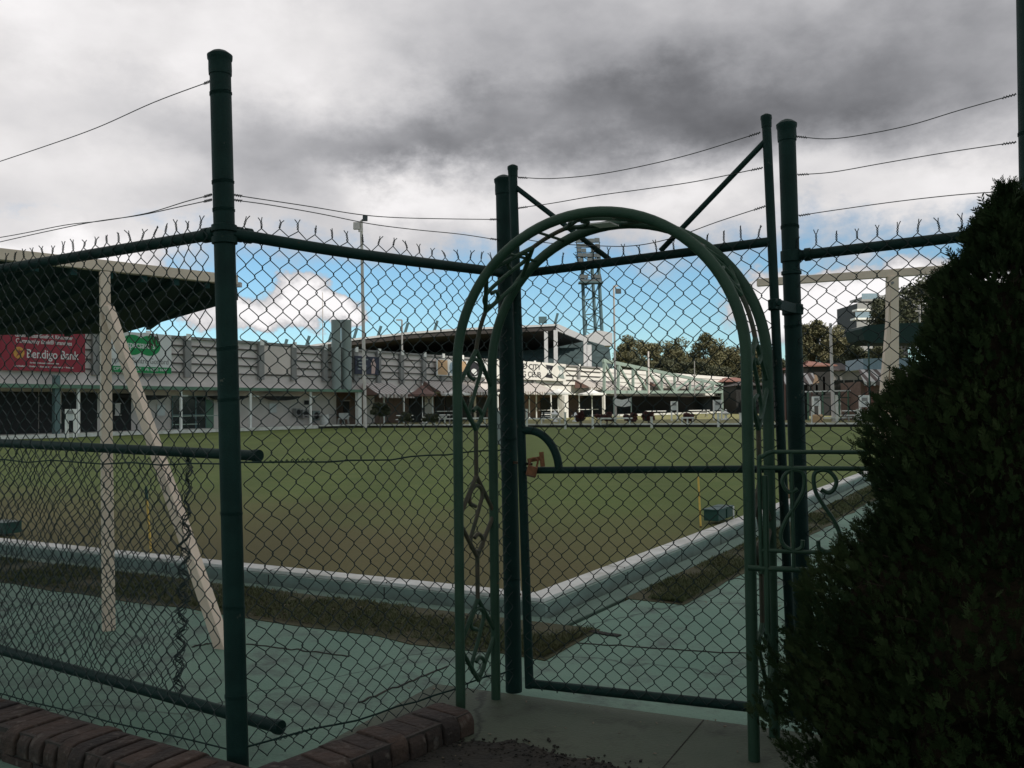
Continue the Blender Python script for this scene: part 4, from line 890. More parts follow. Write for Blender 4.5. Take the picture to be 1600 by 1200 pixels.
def fsign(name, px0, px1, z0, z1, mt, label, cat='sign', off=-.14, th=.08):
    t0, t1 = FT(px0, off), FT(px1, off); T = thing(name, tuple(FPt((t0+t1)/2, z0, off)), label, cat)
    m = MB(); fb(m, t0, t1, z0, z1, off-th, off); bd_ = part(T, 'board', m, MT[mt]); return T, t0, t1, bd_
def ell(cx, cz, rx, rz, n=28): return [(cx+rx*math.cos(a), cz+rz*math.sin(a)) for a in [i*2*math.pi/n for i in range(n)]]
def fshape(T, pts, mt, name, off, th=.03, parent=None):
    m = MB(); m.prism([FPt(a, b, off) for a, b in pts], -FN*th); return part(T, name, m, MT[mt], parent)
# red bank banner
zb0, zb1 = FZ(66, 580, -.1), FZ(66, 517, -.1)
T, t0, t1, bd_ = fsign('advert_sign', 0, 133, zb0, zb1, 'red', 'red bank sponsor banner on the clubhouse wall, below the dark canopy', off=-.1); W = t1-t0; H = zb1-zb0; tc_ = (t0+t1)/2; zc = (zb0+zb1)/2
for s, w, dz, sz in (('Gosford, East Gosford, Kincumber', .68, .36, .13), ('Community Bank® branches', .66, .22, .14), ('Bendigo Bank', .62, -.09, .29), ('For further information call in or phone', .34, -.30, .05), ('East Gosford  •  Gosford  •  Kincumber  •  Community  •  Branches', .70, -.39, .05)):
    text_part(T, 'lettering', s, H*sz*1.05, FPt(tc_+(W*.10 if s == 'Bendigo Bank' else 0), zc+H*dz, -.09), FD, (0,0,1), 'signw', bd_, W*w, .004*1)
fshape(T, ell(t0+W*.205, zc-H*.07, W*.062, H*.145), 'gold', 'emblem', -.08, parent=bd_)
fshape(T, [(t0+W*(.205+a*.05), zc-H*.07+H*b*.12) for a, b in ((-.7,-.9),(-.2,-.1),(-.75,.5),(-.1,.45),(0,.95),(.15,.45),(.75,.5),(.2,-.1),(.7,-.9),(0,-.35))], 'red', 'emblem_mark', -.07, parent=bd_)
# optician sign
zb0, zb1 = FZ(220, 583, -.1), FZ(220, 520, -.1)
T, t0, t1, bd_ = fsign('advert_sign', 160, 268, zb0, zb1, 'signw', 'white and green optician sponsor sign behind the slanting cream brace', off=-.1); W = t1-t0; H = zb1-zb0; zc = (zb0+zb1)/2
fshape(T, ell(t0+W*.42, zc+H*.19, W*.17, H*.25), 'signg', 'green_lens', -.08, parent=bd_); fshape(T, ell(t0+W*.66, zc+H*.19, W*.17, H*.25), 'signg', 'green_lens', -.079, parent=bd_)
fshape(T, [(t0+W*a, zc+H*b) for a, b in ((.40,.40),(.48,.36),(.54,.32),(.60,.36),(.66,.40),(.66,-.02),(.60,.02),(.54,.06),(.48,.02),(.40,-.02))], 'signg', 'lens_bridge', -.0785, parent=bd_)
text_part(T, 'lettering', 'specsavers', H*.25, FPt(t0+W*.54, zc+H*.19, -.065), FD, (0,0,1), 'signw', bd_, W*.40, .006)
text_part(T, 'lettering', 'Imperial Centre Gosford', H*.20, FPt(t0+W*.52, zc-H*.20, -.09), FD, (0,0,1), 'gpil', bd_, W*.86, 0)
fshape(T, [(t0+.02, zb0+.02), (t1-.02, zb0+.02), (t1-.02, zb0+H*.16), (t0+.02, zb0+H*.16)], 'signg', 'green_band', -.085, parent=bd_)
text_part(T, 'lettering', 'OPTOMETRIST   Ph 4320 4444', H*.11, FPt(t0+W*.54, zb0+H*.09, -.075), FD, (0,0,1), 'signw', bd_, W*.78, 0)
# navy banner
T, t0, t1, bd_ = fsign('advert_banner', 555.5, 593, FZ(574, 585, -.1), FZ(574, 557, -.1), 'navy', 'small navy banner with a pale standing figure, right of the grey flues', 'banner', -.1); W = t1-t0; z0_ = FZ(574,585,-.1); H = FZ(574,557,-.1)-z0_
for k, w in enumerate((.42,.30,.38,.34)): fshape(T, [(t0+W*.1, z0_+H*(.80-k*.18)), (t0+W*(.1+w), z0_+H*(.80-k*.18)), (t0+W*(.1+w), z0_+H*(.86-k*.18)), (t0+W*.1, z0_+H*(.86-k*.18))], 'tank', 'text_line', -.09, parent=bd_)
fshape(T, [(t0+W*a, z0_+H*b) for a, b in ((.66,.05),(.68,.45),(.64,.62),(.70,.72),(.72,.86),(.76,.92),(.80,.86),(.80,.72),(.86,.60),(.84,.40),(.80,.05))], 'pink', 'printed_figure', -.09, parent=bd_)
# cream banner with emblem discs
z0_, z1__ = FZ(720, 588, -.1), FZ(720, 563, -.1)
T, t0, t1, bd_ = fsign('advert_banner', 683, 762, z0_, z1__, 'signw', 'cream banner with orange panel and round dark emblem, seen through the arch side', 'banner', -.1); W = t1-t0; H = z1__-z0_; zc = (z0_+z1__)/2
fshape(T, [(t0+W*.02, z0_+H*.05), (t0+W*.20, z0_+H*.05), (t0+W*.20, z1__-H*.05), (t0+W*.02, z1__-H*.05)], 'orange', 'orange_panel', -.09, parent=bd_)
fshape(T, ell(t0+W*.28, zc, W*.045, H*.36), 'blue', 'blue_emblem', -.088, parent=bd_)
fshape(T, [(t0+W*.46, z0_+H*.05), (t0+W*.56, z0_+H*.05), (t0+W*.56, z1__-H*.05), (t0+W*.46, z1__-H*.05)], 'orange', 'orange_panel', -.09, parent=bd_)
fshape(T, ell(t0+W*.72, zc, W*.13, H*.47), 'black', 'emblem_disc', -.088, parent=bd_); fshape(T, ell(t0+W*.72, zc-H*.18, W*.06, H*.2), 'signw', 'emblem_mark', -.075, parent=bd_)
# club sign
z0_, z1__ = FZ(845, 594, -.1), FZ(845, 566, -.1)
T, t0, t1, bd_ = fsign('club_sign', 775, 885, z0_, z1__, 'wallw', 'long white bowling club name sign seen through the left of the gate', off=-.1); W = t1-t0; H = z1__-z0_
ta = FT(846, -.1)
text_part(T, 'lettering', 'GOSFORD CITY', H*.42, FPt((t0+ta)/2+.3, z0_+H*.70, -.09), FD, (0,0,1), 'black', bd_, (ta-t0)*.92, .01)
text_part(T, 'lettering', 'BOWLING CLUB', H*.42, FPt((t0+ta)/2+.3, z0_+H*.28, -.09), FD, (0,0,1), 'black', bd_, (ta-t0)*.92, .01)
for px in (858.5, 877):
    t = FT(px, -.1); fshape(T, [(t-1.0, z0_+H*.18), (t+.9, z0_+H*.12), (t+.5, z0_+H*.5), (t+1.1, z0_+H*.85), (t-.8, z0_+H*.88), (t-.2, z0_+H*.5)], 'tank' if px > 870 else 'black', 'club_emblem', -.088, parent=bd_)
    fshape(T, ell(t, z0_+H*.5, .35, H*.16), 'signw', 'emblem_centre', -.075, parent=bd_)
# ------------------------------------------------------------------ truss
TO = 2.6; tt0, tt1 = FT(944, TO), FT(1128, TO)
TR = thing('truss_frame', tuple(FPt(tt0, 0, TO)), 'pale green steel truss tapering to the right above a dark open pavilion', 'pavilion')
def TPt(px, py): 
    q = FPt(FT(px, TO), 0, TO); return P(px, py, q.y)
NB = [944, 966, 989, 1012, 1034, 1054, 1078, 1098, 1114, 1128]
topy = lambda x: 563.5+(x-944)*(601-563.5)/184; boty = lambda x: 612.5
m = MB(); m.beam(TPt(942, topy(942)), TPt(1129, topy(1129)), .3, .42); part(TR, 'top_chord', m, MT['palegreen'])
m = MB(); m.beam(TPt(942, 612.5), TPt(1129, 612.5), .35, .40); part(TR, 'bottom_chord', m, MT['palegreen'])
for i, x in enumerate(NB):
    m = MB(); a, b = TPt(x, topy(x)), TPt(x, 612); m.beam(a, b, .30, .30, FN); part(TR, 'web_post', m, MT['palegreen'])
    if i < len(NB)-1:
        x2 = NB[i+1]; m = MB(); (m.beam(TPt(x, topy(x)+2), TPt(x2, 611), .30, .24, FN) if i < 5 else m.beam(TPt(x, 611), TPt(x2, topy(x2)+2), .26, .2, FN)); part(TR, 'web_diagonal', m, MT['palegreen'])
for x in (943, 1128):
    m = MB(); a = TPt(x, 612); m.beam(a, (a.x, a.y, GZ), .3, .3, FN); part(TR, 'column', m, MT['palegreen' if x > 1000 else 'wallw'])
m = MB(); fb(m, tt0, tt1, 2.95, 3.05, -4.3, TO-.3); part(TR, 'roof_deck', m, MT['gpil'])
m = MB(); fb(m, FT(950), FT(1120), GZ+.0, GZ+.25, -4.0, 1.5); part(TR, 'floor_slab', m, MT['edge'])
# ------------------------------------------------------------------ grandstand
GS = thing('grandstand', tuple(V2(P(760, 560, 125))), 'large dark roofed grandstand rising behind the clubhouse', 'grandstand')
fr = [(430,549,122),(500,539,122),(560,530,122),(640,521,122),(722,515,122),(800,511.5,122),(868,508.5,122)]
m = MB(); top = [P(x,y,Y) for x,y,Y in fr]; n = len(top)
bk_ = [P(x+ (47 if i == n-1 else 30), 530+ (y-508)*.55+ (-2 if i == n-1 else 14), 148) for i, (x,y,Y) in enumerate(fr)]
low = [p-Vector((0,0,.7)) for p in top]; lowb = [p-Vector((0,0,.5)) for p in bk_]
Vv = top+bk_+low+lowb; F_ = []
for i in range(n-1): F_ += [(i,i+1,n+i+1,n+i),(2*n+i+1,2*n+i,3*n+i,3*n+i+1),(i,2*n+i,2*n+i+1,i+1),(n+i,n+i+1,3*n+i+1,3*n+i)]
F_ += [(n-1,2*n-1,4*n-1,3*n-1),(0,2*n,3*n,n)]
m.add(Vv, F_); rf = part(GS, 'roof', m, MT['roof'])
m = MB(); 
for i in range(n-1): m.beam(top[i]+Vector((0,-.1,.05)), top[i+1]+Vector((0,-.1,.05)), .12, .28)
part(GS, 'roof_edge', m, MT['rooflight'], rf)
m = MB(); m.beam(top[-1]+Vector((.2,0,-.3)), bk_[-1]+Vector((.2,0,-.3)), .3, 1.0); part(GS, 'end_fascia', m, MT['rooflight'], rf)
m = MB(); a, b = P(450,556,150), P(915,528,150); m.prism([P(430,580,150), P(945,580,150), P(945,540,150), P(915,531,150), P(700,540,150), P(430,556,150)], (0,1,0)); part(GS, 'back_wall', m, MT['seats'])
m = MB()
for k in range(9): m.prism([P(560,600,126+k*2.4), P(960,600,126+k*2.4), P(952,566-k*3.0,126+k*2.4), P(560,566-k*2.0,126+k*2.4)], (0,2.3,0))
part(GS, 'seating_terrace', m, MT['seats'])
for x, y0, y1, w in ((853, 518, 568, .5), (868, 516, 568, .55), (914, 528, 569, .45), (920.5, 539, 569, .6)):
    m = MB(); a, b = P(x, y0, 121), P(x, y1, 121); m.beam((b.x,b.y,0), a, w, w, (0,1,0)); cl_ = part(GS, 'column', m, MT['rooflight'])
for x in (380, 412, 445, 480, 515, 554, 592, 634, 680, 722, 868):
    yb = np.interp(x, [f[0] for f in fr], [f[1] for f in fr]); m = MB(); m.beam(P(x-2, yb+1, 124), P(x+3.5, yb-17 if x < 860 else yb-19, 124), .35, .35); part(GS, 'roof_strut', m, MT['lattice'])
m = MB(); c = P(848, 500, 122); m.obox(c, (.55,0,0), (0,.3,0), (0,0,.45)); m.beam(c, c-Vector((0,0,.9)), .15, .15); part(GS, 'roof_speaker', m, MT['lattice'])
m = MB(); m.prism([P(915,540,160), P(957,540,160), P(957,520,160), P(935,516,160), P(915,524,160)], (0,10,0)); part(GS, 'stair_tower', m, MT['rooflight'])
# ------------------------------------------------------------------ floodlight tower
TW = thing('floodlight_tower', tuple(V2(P(932, 560, 165))), 'tall lattice floodlight tower with a double bank of lamps behind the grandstand', 'light tower'); Yt = 165
def tw(px, py, dy=0): return P(px, py, Yt+dy)
legs = [((944,585),(934,392),0), ((916,585),(909,400),0), ((934,585),(924,395),3.5)]
for (a, b, dy) in legs:
    m = MB(); m.tube([tw(*a,dy), tw(*b,dy)], .32, 8); part(TW, 'leg', m, MT['lattice'])
def lerp2(a, b, t): return (a[0]+(b[0]-a[0])*t, a[1]+(b[1]-a[1])*t)
m = MB(); N_ = 8
for i in range(N_):
    t = i/N_; t2 = (i+1)/N_
    L_ = [(lerp2(a, b, t), lerp2(a, b, t2), dy) for a, b, dy in legs]
    for (p, q) in ((0,1),(1,2),(2,0)):
        m.tube([tw(*L_[p][0], L_[p][2]), tw(*L_[q][0], L_[q][2])], .12, 5); m.tube([tw(*L_[p][0], L_[p][2]), tw(*L_[q][1], L_[q][2])], .09, 5)
part(TW, 'lattice_bracing', m, MT['lattice'])
for (x0,x1,y0,y1,nr,nc) in ((900,936,372,418,6,5), (906,938,428,442,2,5)):
    m = MB()
    for i in range(nr):
        for j in range(nc):
            x = x0+(x1-x0)*(j+.5)/nc+i*.8; y = y0+(y1-y0)*(i+.5)/nr+random.uniform(-1.2,1.2); c = tw(x, y, -1)
            if random.random() < .06: continue
            m.obox(c, (.40,0,0), (0,.25,0), (.0,.1,.36))
        m.beam(tw(x0-2, y0+(y1-y0)*(i+.9)/nr, -.6), tw(x1+2, y0+(y1-y0)*(i+.9)/nr, -.6), .1, .1)
    m.beam(tw(x0, y0, -.5), tw(x0+4, y1, -.5), .15, .15, (0,1,0)); m.beam(tw(x1, y0, -.5), tw(x1+3, y1, -.5), .15, .15, (0,1,0))
    part(TW, 'lamp_bank', m, MT['lamps'])
m = MB(); m.beam(tw(904,442,-1), tw(942,442,-1), 2.4, .25); m.beam(tw(908,418,-1), tw(938,418,-1), 1.6, .15); part(TW, 'platform', m, MT['lattice'])
m = MB(); m.tube([tw(904,585,0), tw(914,540,0), tw(917,500,0)], .12, 6); part(TW, 'stair_rail', m, MT['lattice'])
# ------------------------------------------------------------------ masts and lamp posts
def mast(pxs, y0, y1, Y, r, label, lamps=(), mt='wallb', arm=None, z0=None, cat='light pole', name='light_pole'):
    t, b = P(pxs[0], y0, Y), P(pxs[1], y1, Y); b = Vector((b.x, b.y, GZ if z0 is None else z0)); T = thing(name, tuple(b), label, cat); ax = t-b
    m = MB(); m.lathe(b, [(r,0),(r*.75,ax.length)], 10, ax); part(T, 'pole', m, MT[mt], smooth=True)
    for (dx, dy, w, h, mm_) in lamps:
        c = P(pxs[0]+dx, y0+dy, Y); q = MB(); q.obox(c, (w/2,0,0), (0,w*.3,0), (0,w*.1,h/2)); q.beam(t, c, r*.8, r*.8, (0,1,0)); bevel(part(T, 'lamp_head', q, MT[mm_]), .02)
    if arm:
        q = MB(); q.beam(t, P(pxs[0]+arm[0], y0+arm[1], Y), r*1.2, r*1.2, (0,1,0)); part(T, 'arm', q, MT[mt])
    return T
mast((564.5,570.5), 345, 650, 60, .13, 'tall pale floodlight pole with two lamp heads, nearest the grey flues', ((-7,8,.45,.5,'wallb'), (-1,14,.3,.3,'wallb'), (6,-4,.32,.4,'lamps')), 'wallb')
m_ = mast((959,962), 447, 650, 80, .11, 'thin pale pole with square bracket and dark lamp, right of the floodlight tower', ((7,8,.5,.45,'lamps'),), 'wallb', (6,-0))
mast((1297.5,1302), 505, 650, 62, .13, 'pale pole in front of the olive trees, right of the gate post', (), 'wallb')
mast((628,628.5), 500, 606, 96, .12, 'grey lamp post with short left arm above the clubhouse roof', (), 'gpil', (-9,0), z0=3.0)
mast((504,505), 457, 606, 82, .05, 'thin aerial standing left of the grey flues', (), 'wallb', z0=3.0, cat='aerial', name='aerial')
mast((1013,1013.5), 549, 600, 110, .14, 'short pale pole above the middle of the truss', (), 'wallb', z0=2.9)
mast((1085,1085), 563, 600, 120, .08, 'thin pole above the right half of the truss', (), 'gpil', z0=2.9)
for x, lab in ((785,'behind the gate post'),(740,'seen between the arch legs'),): pass
# ------------------------------------------------------------------ far lawn furniture
def railbench(px0, px1, py, Y, label, group, h=None, mt='edge'):
    a, b = P(px0, py, Y), P(px1, py, Y); zt = a.z; T = thing('bench', tuple(V2(a.lerp(b,.5)))[:2]+(GZ,), label, 'bench', group); m = MB(); m.obox(V2(a.lerp(b,.5))+Vector((0,0,zt)), V2(b-a)/2, (0,.18,0), (0,0,.05)); part(T, 'seat', m, MT[mt])
    n = 3
    for k in range(n):
        c = V2(a.lerp(b, .08+.84*k/(n-1))); m = MB(); m.box((c.x-.05,c.y-.05,GZ), (c.x+.05,c.y+.05,zt-.05)); part(T, 'leg', m, MT[mt])
    return T
BG = 'slatted benches along the far bank'
railbench(934, 988, 654, 60, 'pale bench in front of the dark red bushes, right of the tower', BG)
railbench(1064, 1084, 653, 60, 'short pale bench below the right awning of the truss', BG)
railbench(706, 762, 654, 64, 'pale bench seen between the legs of the garden arch', BG)
railbench(812, 880, 654.5, 64, 'pale bench below the bowling club sign', BG)
railbench(660, 698, 652, 64, 'pale bench left of the arch leg', BG)
railbench(1280, 1330, 653, 62, 'pale bench right of the gate post, before the kiosk', BG)
railbench(1235, 1245, 653, 62, 'pale bench end showing beside the gate post', BG)
# low rope-line of bollard posts
for i, (x, yt) in enumerate([(823,640),(883,645),(926,652),(1018,652),(1122,646),(1157,646),(1269,640),(1307,618),(1340,640)]):
    Y = 58; t = P(x, yt, Y); T = MB(); T.box((t.x-.07,t.y-.07,0), (t.x+.07,t.y+.07,t.z)); T.box((t.x-.09,t.y-.09,t.z), (t.x+.09,t.y+.09,t.z+.04))
    wh = ['below the club sign','left of the first dark bay','at the left end of the dark red bush','at the right end of the dark red bush','left of the arch right leg','right beside the arch right leg','beside the gate post','rising taller before the pale pole','near the kiosk'][i]
    single('marker_post', T, MT['edge'], (t.x, t.y, 0), 'small white post on the far bank '+wh, 'post', 'white posts along the far bank')
# hut-like small bits: scoreboards, tables, chairs, AC units
def scoreboard(px, py0, py1, w, Y, label, mt='white', inner='signw', name='scoreboard'):
    a, b = P(px, py0, Y), P(px, py1, Y); T = thing(name, (a.x, a.y, GZ), label, 'scoreboard'); hw = w/FPX*Y/2; zc = (a.z+b.z)/2; hz = (a.z-b.z)/2
    m = MB(); m.obox((a.x,a.y,zc), (hw,0,0), (0,.06,0), (0,0,hz)); part(T, 'board', m, MT[inner])
    m = MB(); m.box((a.x-hw-.05,a.y-.1,GZ),(a.x-hw+.05,a.y+.1,a.z+.06)); m.box((a.x+hw-.05,a.y-.1,GZ),(a.x+hw+.05,a.y+.1,a.z+.06)); m.box((a.x-hw+.05,a.y-.09,a.z),(a.x+hw-.05,a.y+.09,a.z+.06)); part(T, 'frame', m, MT[mt])
    m = MB(); m.obox((a.x,a.y-.08,zc+.15), (hw*.6,0,0), (0,.02,0), (0,0,hz*.3)); part(T, 'number_panel', m, MT['gpil']); return T
scoreboard(1053.5, 628, 641, 9, 74, 'white scoreboard under the middle of the truss pavilion')
scoreboard(1121, 626, 641, 12, 74, 'white scoreboard under the right end of the truss')
scoreboard(1350, 619, 636, 13, 60, 'white framed scoreboard in front of the striped kiosk')
scoreboard(1275, 621, 634, 10, 60, 'white framed board in front of the orange drum')
scoreboard(111, 641, 657, 13, 44, 'white box scoreboard on a pole at the dark verandah, left of the cream post')
def tent(px0, px1, py0, py1, Y, label):
    a, b = P(px0, py0, Y), P(px1, py1, Y); T = thing('folded_marquee', (a.x, a.y, GZ), label, 'marquee'); m = MB()
    V = [P(px0,py0,Y), P((px0+px1)/2,py0+3,Y), P(px1,py0,Y), P(px1,py1-2,Y), P((px0*.4+px1*.6),py1,Y), P(px0,py1-3,Y)]; m.prism(V, (0,.5,0)); part(T, 'cover', m, MT['umbw'])
    m = MB()
    for x in (px0, px1): q = P(x, py0, Y); m.box((q.x-.05,q.y-.06,GZ),(q.x+.05,q.y-.0,q.z+.1))
    part(T, 'frame', m, MT['palegreen']); return T
tent(959, 986, 622, 636, 78, 'white sagging fabric cover on a frame under the left end of the truss')
# statue-like white fountain / tap stands
for px, py, lab in ((867, 628, 'white urn-shaped stand right of the club sign posts'), (899, 632, 'white low stand beside the pale pier'), (664, 636, 'white stand beneath the brown umbrella'), (1134, 630, 'white cross-shaped stand right of the truss')):
    c = P(px, 645, 76); h = (645-py)/FPX*76; m = MB(); m.lathe((c.x,c.y,GZ), [(.28,0),(.28,.1),(.12,.15),(.10,h*.5),(.34,h*.6),(.36,h*.75),(.12,h*.85),(.10,h),(.02,h+.1)], 12)
    single('garden_stand', m, MT['white'], (c.x,c.y,GZ), lab, 'stand', smooth=True)
# picnic tables
def table(px0, px1, py, Y, label):
    a, b = P(px0, py, Y), P(px1, py, Y); T = thing('picnic_table', tuple(V2(a.lerp(b,.5)))[:2]+(GZ,), label, 'table', 'pale tables on the verandah'); c = V2(a.lerp(b,.5)); hw = (b-a).length/2
    m = MB(); m.obox(c+Vector((0,0,GZ+.75)), (hw,0,0), (0,.35,0), (0,0,.03)); part(T, 'tabletop', m, MT['white'])
    for s in (-1,1):
        m = MB(); m.obox(c+Vector((0,s*.65,GZ+.44)), (hw,0,0), (0,.13,0), (0,0,.025)); part(T, 'bench_seat', m, MT['white'])
        m = MB(); m.beam(c+Vector((s*hw*.7,-.6,GZ)), c+Vector((s*hw*.7,.2,GZ+.72)), .06, .06); m.beam(c+Vector((s*hw*.7,.6,GZ)), c+Vector((s*hw*.7,-.2,GZ+.72)), .06, .06); m.beam(c+Vector((s*hw*.7,-.7,GZ+.40)), c+Vector((s*hw*.7,.7,GZ+.40)), .05, .05); part(T, 'leg', m, MT['gpil'])
table(683, 706, 645, 70, 'pale picnic table left of the arch legs'); table(846, 868, 645, 80, 'pale picnic table in the dark bay right of the club sign'); table(620, 645, 648, 70, 'pale picnic table right of the round shrub')
table(1008, 1040, 640, 90, 'pale picnic table in the dark pavilion under the truss'); table(1076, 1108, 640, 95, 'pale picnic table between the two truss scoreboards'); table(1318, 1340, 636, 62, 'pale picnic table left of the kiosk scoreboard')
# white plastic chairs and air conditioners by the beige wall
def acunit(px0, px1, z0, z1, off, label, mt='gpil'):
    t0, t1 = FT(px0, off), FT(px1, off); T = thing('air_conditioner', tuple(FPt((t0+t1)/2, z0, off)), label, 'air conditioner', 'units against the beige wall'); m = MB(); fb(m, t0, t1, z0, z1, off-.4, off); bevel(part(T, 'casing', m, MT[mt]), .02); r = (z1-z0)*.36
    m = MB(); m.lathe(FPt((t0+t1)/2, (z0+z1)/2, off-.02), [(r,0),(r,.04),(r*.3,.05)], 14, FN); part(T, 'fan_grille', m, MT['dark'])
acunit(463, 470, 1.0, 1.6, -2.0, 'grey air conditioner, left of three by the beige wall'); acunit(473, 483, .8, 1.5, -2.0, 'larger grey air conditioner under the small dark window'); acunit(489, 500, .6, 1.4, -2.0, 'pale green unit beside the white drum', 'tank')
def chair(px, off, label):
    c = FPt(FT(px, off), GZ+.06, off); T = thing('plastic_chair', tuple(c), label, 'chair', 'white plastic chairs on the verandah'); 
    m = MB(); m.obox(c+Vector((0,0,.43)), (.25,0,0), (0,.24,0), (0,0,.02)); part(T, 'seat', m, MT['plastic']); m = MB(); m.obox(c+Vector((0,.24,.68)), (.24,0,0), (0,.02,.0), (0,.04,.25)); part(T, 'backrest', m, MT['plastic'])
    for i, j in ((-1,-1),(1,-1),(1,1),(-1,1)): m = MB(); m.beam(c+Vector((i*.25,j*.24,0)), c+Vector((i*.2,j*.2,.42)), .04, .04, (0,1,0)); part(T, 'leg', m, MT['plastic'])
chair(533, -1.2, 'white plastic chair at the left of the pair by the beige wall'); chair(540, -1.0, 'white plastic chair at the right of the pair by the beige wall')
c = FPt(FT(507,-1.2), GZ, -1.2); T = thing('water_drum', tuple(c), 'white drum with lid standing by the beige wall', 'drum'); m = MB(); m.lathe(c, [(.30,0),(.36,.1),(.36,.75),(.33,.8)], 16); part(T, 'barrel', m, MT['plastic'], smooth=True); m = MB(); m.lathe(c+Vector((0,0,.8)), [(.37,0),(.37,.08),(.1,.12)], 16); part(T, 'lid', m, MT['plastic'], smooth=True)
# kiosk at right
K0 = P(1340, 640, 66); KY = 66; KS = thing('kiosk', tuple(V2(K0)), 'small brown kiosk with grey striped awning beside the conifer', 'kiosk')
def kx(px): return P(px, 620, KY).x
kz = lambda py: P(1370, py, KY).z
m = MB(); m.box((kx(1345), KY, GZ), (kx(1425), KY+4, kz(596))); part(KS, 'wall', m, MT['brown'])
m = MB(); V = [(kx(1334), KY-2.0, kz(597)), (kx(1430), KY-2.0, kz(597)), (kx(1430), KY, kz(577)), (kx(1342), KY, kz(577))]; m.prism(V, (0,0,-.06)); aw = part(KS, 'striped_awning', m, MT['awnx'])
m = MB(); 
for k in range(14): x0 = kx(1334)+k*.31; m.prism([(x0+.01,KY-2.0,kz(597)-.06),(x0+.30,KY-2.0,kz(597)-.06),(x0+.30,KY-2.0,kz(597)-.25),(x0+.155,KY-2.0,kz(597)-.33),(x0+.01,KY-2.0,kz(597)-.25)], (0,.02,0))
part(KS, 'valance', m, MT['awnx'], aw)
m = MB(); m.box((kx(1350), KY+.0, kz(577)), (kx(1425), KY+3.5, kz(560))); part(KS, 'roof_box', m, MT['blue'])
for px in (1341, 1398): m = MB(); m.box((kx(px)-.06, KY-1.95, GZ), (kx(px)+.06, KY-1.85, kz(597))); part(KS, 'awning_post', m, MT['umb'])
m = MB(); m.box((kx(1352), KY-.06, GZ+.8), (kx(1365), KY-.0, kz(603))); part(KS, 'door', m, MT['redroof'])
# second kiosk sliver
m = MB(); V = [P(1225,600,70), P(1278,600,70), P(1270,583,71.5), P(1225,583,71.5)]; 
T = thing('kiosk', tuple(V2(V[0])), 'striped canvas shelter just right of the gate post', 'kiosk'); m.prism(V, (0,0,-.06)); part(T, 'striped_awning', m, MT['awnx']); m = MB(); m.box((V[0].x, 71.6, GZ), (V[1].x-.3, 74, V[2].z)); part(T, 'wall', m, MT['dark'])
m = MB(); m.prism([P(1270,600,70), P(1280,598,70), P(1276,585,71)], (0,1,0)); part(T, 'orange_end', m, MT['orange'])
for px in (1226,1268): q = P(px,600,70); m = MB(); m.box((q.x-.05,69.9,GZ),(q.x+.05,70,q.z)); part(T, 'post', m, MT['umb'])
c = P(1277, 640, 58); m = MB(); m.lathe((c.x,c.y,GZ), [(.33,0),(.36,.06),(.36,.5),(.30,.56)], 16); single('orange_drum', m, MT['orange'], (c.x,c.y,GZ), 'orange drum planter in front of the white framed board', 'drum', smooth=True)
# small green fence of poles right of the gate post
T = thing('pipe_railing', tuple(V2(P(1285,640,68))), 'dark green railing with pale top pipe between the gate post and kiosk', 'railing')
m = MB(); m.beam(P(1258,612,68), P(1340,610,68), .08, .1); part(T, 'top_pipe', m, MT['white'])
m = MB(); m.beam(P(1258,622,68), P(1340,621,68), .06, .06); part(T, 'middle_pipe', m, MT['binbox'])
for px in (1262, 1285, 1303, 1311, 1325, 1335): q = P(px,611,68); m = MB(); m.box((q.x-.05,67.95,GZ),(q.x+.05,68.05,q.z)); part(T, 'upright', m, MT['gfascia'])
# far houses and buildings right
def house(px0, px1, pyr, pye, pyb, Y, wall, roof, label, name='house'):
    a, b = P(px0,pye,Y), P(px1,pye,Y); T = thing(name, ((a.x+b.x)/2, Y, 0), label, 'house'); m = MB(); m.box((a.x,Y,-.1),(b.x,Y+8,a.z)); part(T, 'wall', m, MT[wall])
    zr = P((px0+px1)/2, pyr, Y).z; m = MB(); m.prism([(a.x-.4,Y-.5,a.z),(b.x+.4,Y-.5,a.z),(b.x-1.5,Y+4,zr),(a.x+1.5,Y+4,zr)],(0,0,.15)); m.prism([(a.x-.4,Y+8.5,a.z),(b.x+.4,Y+8.5,a.z),(b.x-1.5,Y+4,zr),(a.x+1.5,Y+4,zr)],(0,0,.15)); m.add([(a.x-.4,Y-.5,a.z),(a.x+1.5,Y+4,zr),(a.x-.4,Y+8.5,a.z),(b.x+.4,Y-.5,a.z),(b.x-1.5,Y+4,zr),(b.x+.4,Y+8.5,a.z)], [(0,1,2),(3,5,4)]); part(T, 'roof', m, MT[roof])
    for k in range(3): x = a.x+(b.x-a.x)*(.2+.3*k); m = MB(); m.box((x-.5,Y-.05,a.z*.45),(x+.5,Y+.0,a.z*.8)); part(T, 'window', m, MT['dark'])
house(1262, 1300, 563, 573, 620, 95, 'dark', 'redroof', 'red tiled house roof showing just right of the gate post')
house(1128, 1172, 590, 597, 640, 150, 'dark', 'redroof', 'brownish low house beyond the right end of the truss')
house(1150, 1200, 596, 603, 640, 130, 'dark', 'roof', 'dark low house seen between the arch legs on the right')
house(1300, 1352, 566, 580, 620, 100, 'gpil', 'roof', 'grey roofed shed behind the railing, left of the kiosk')
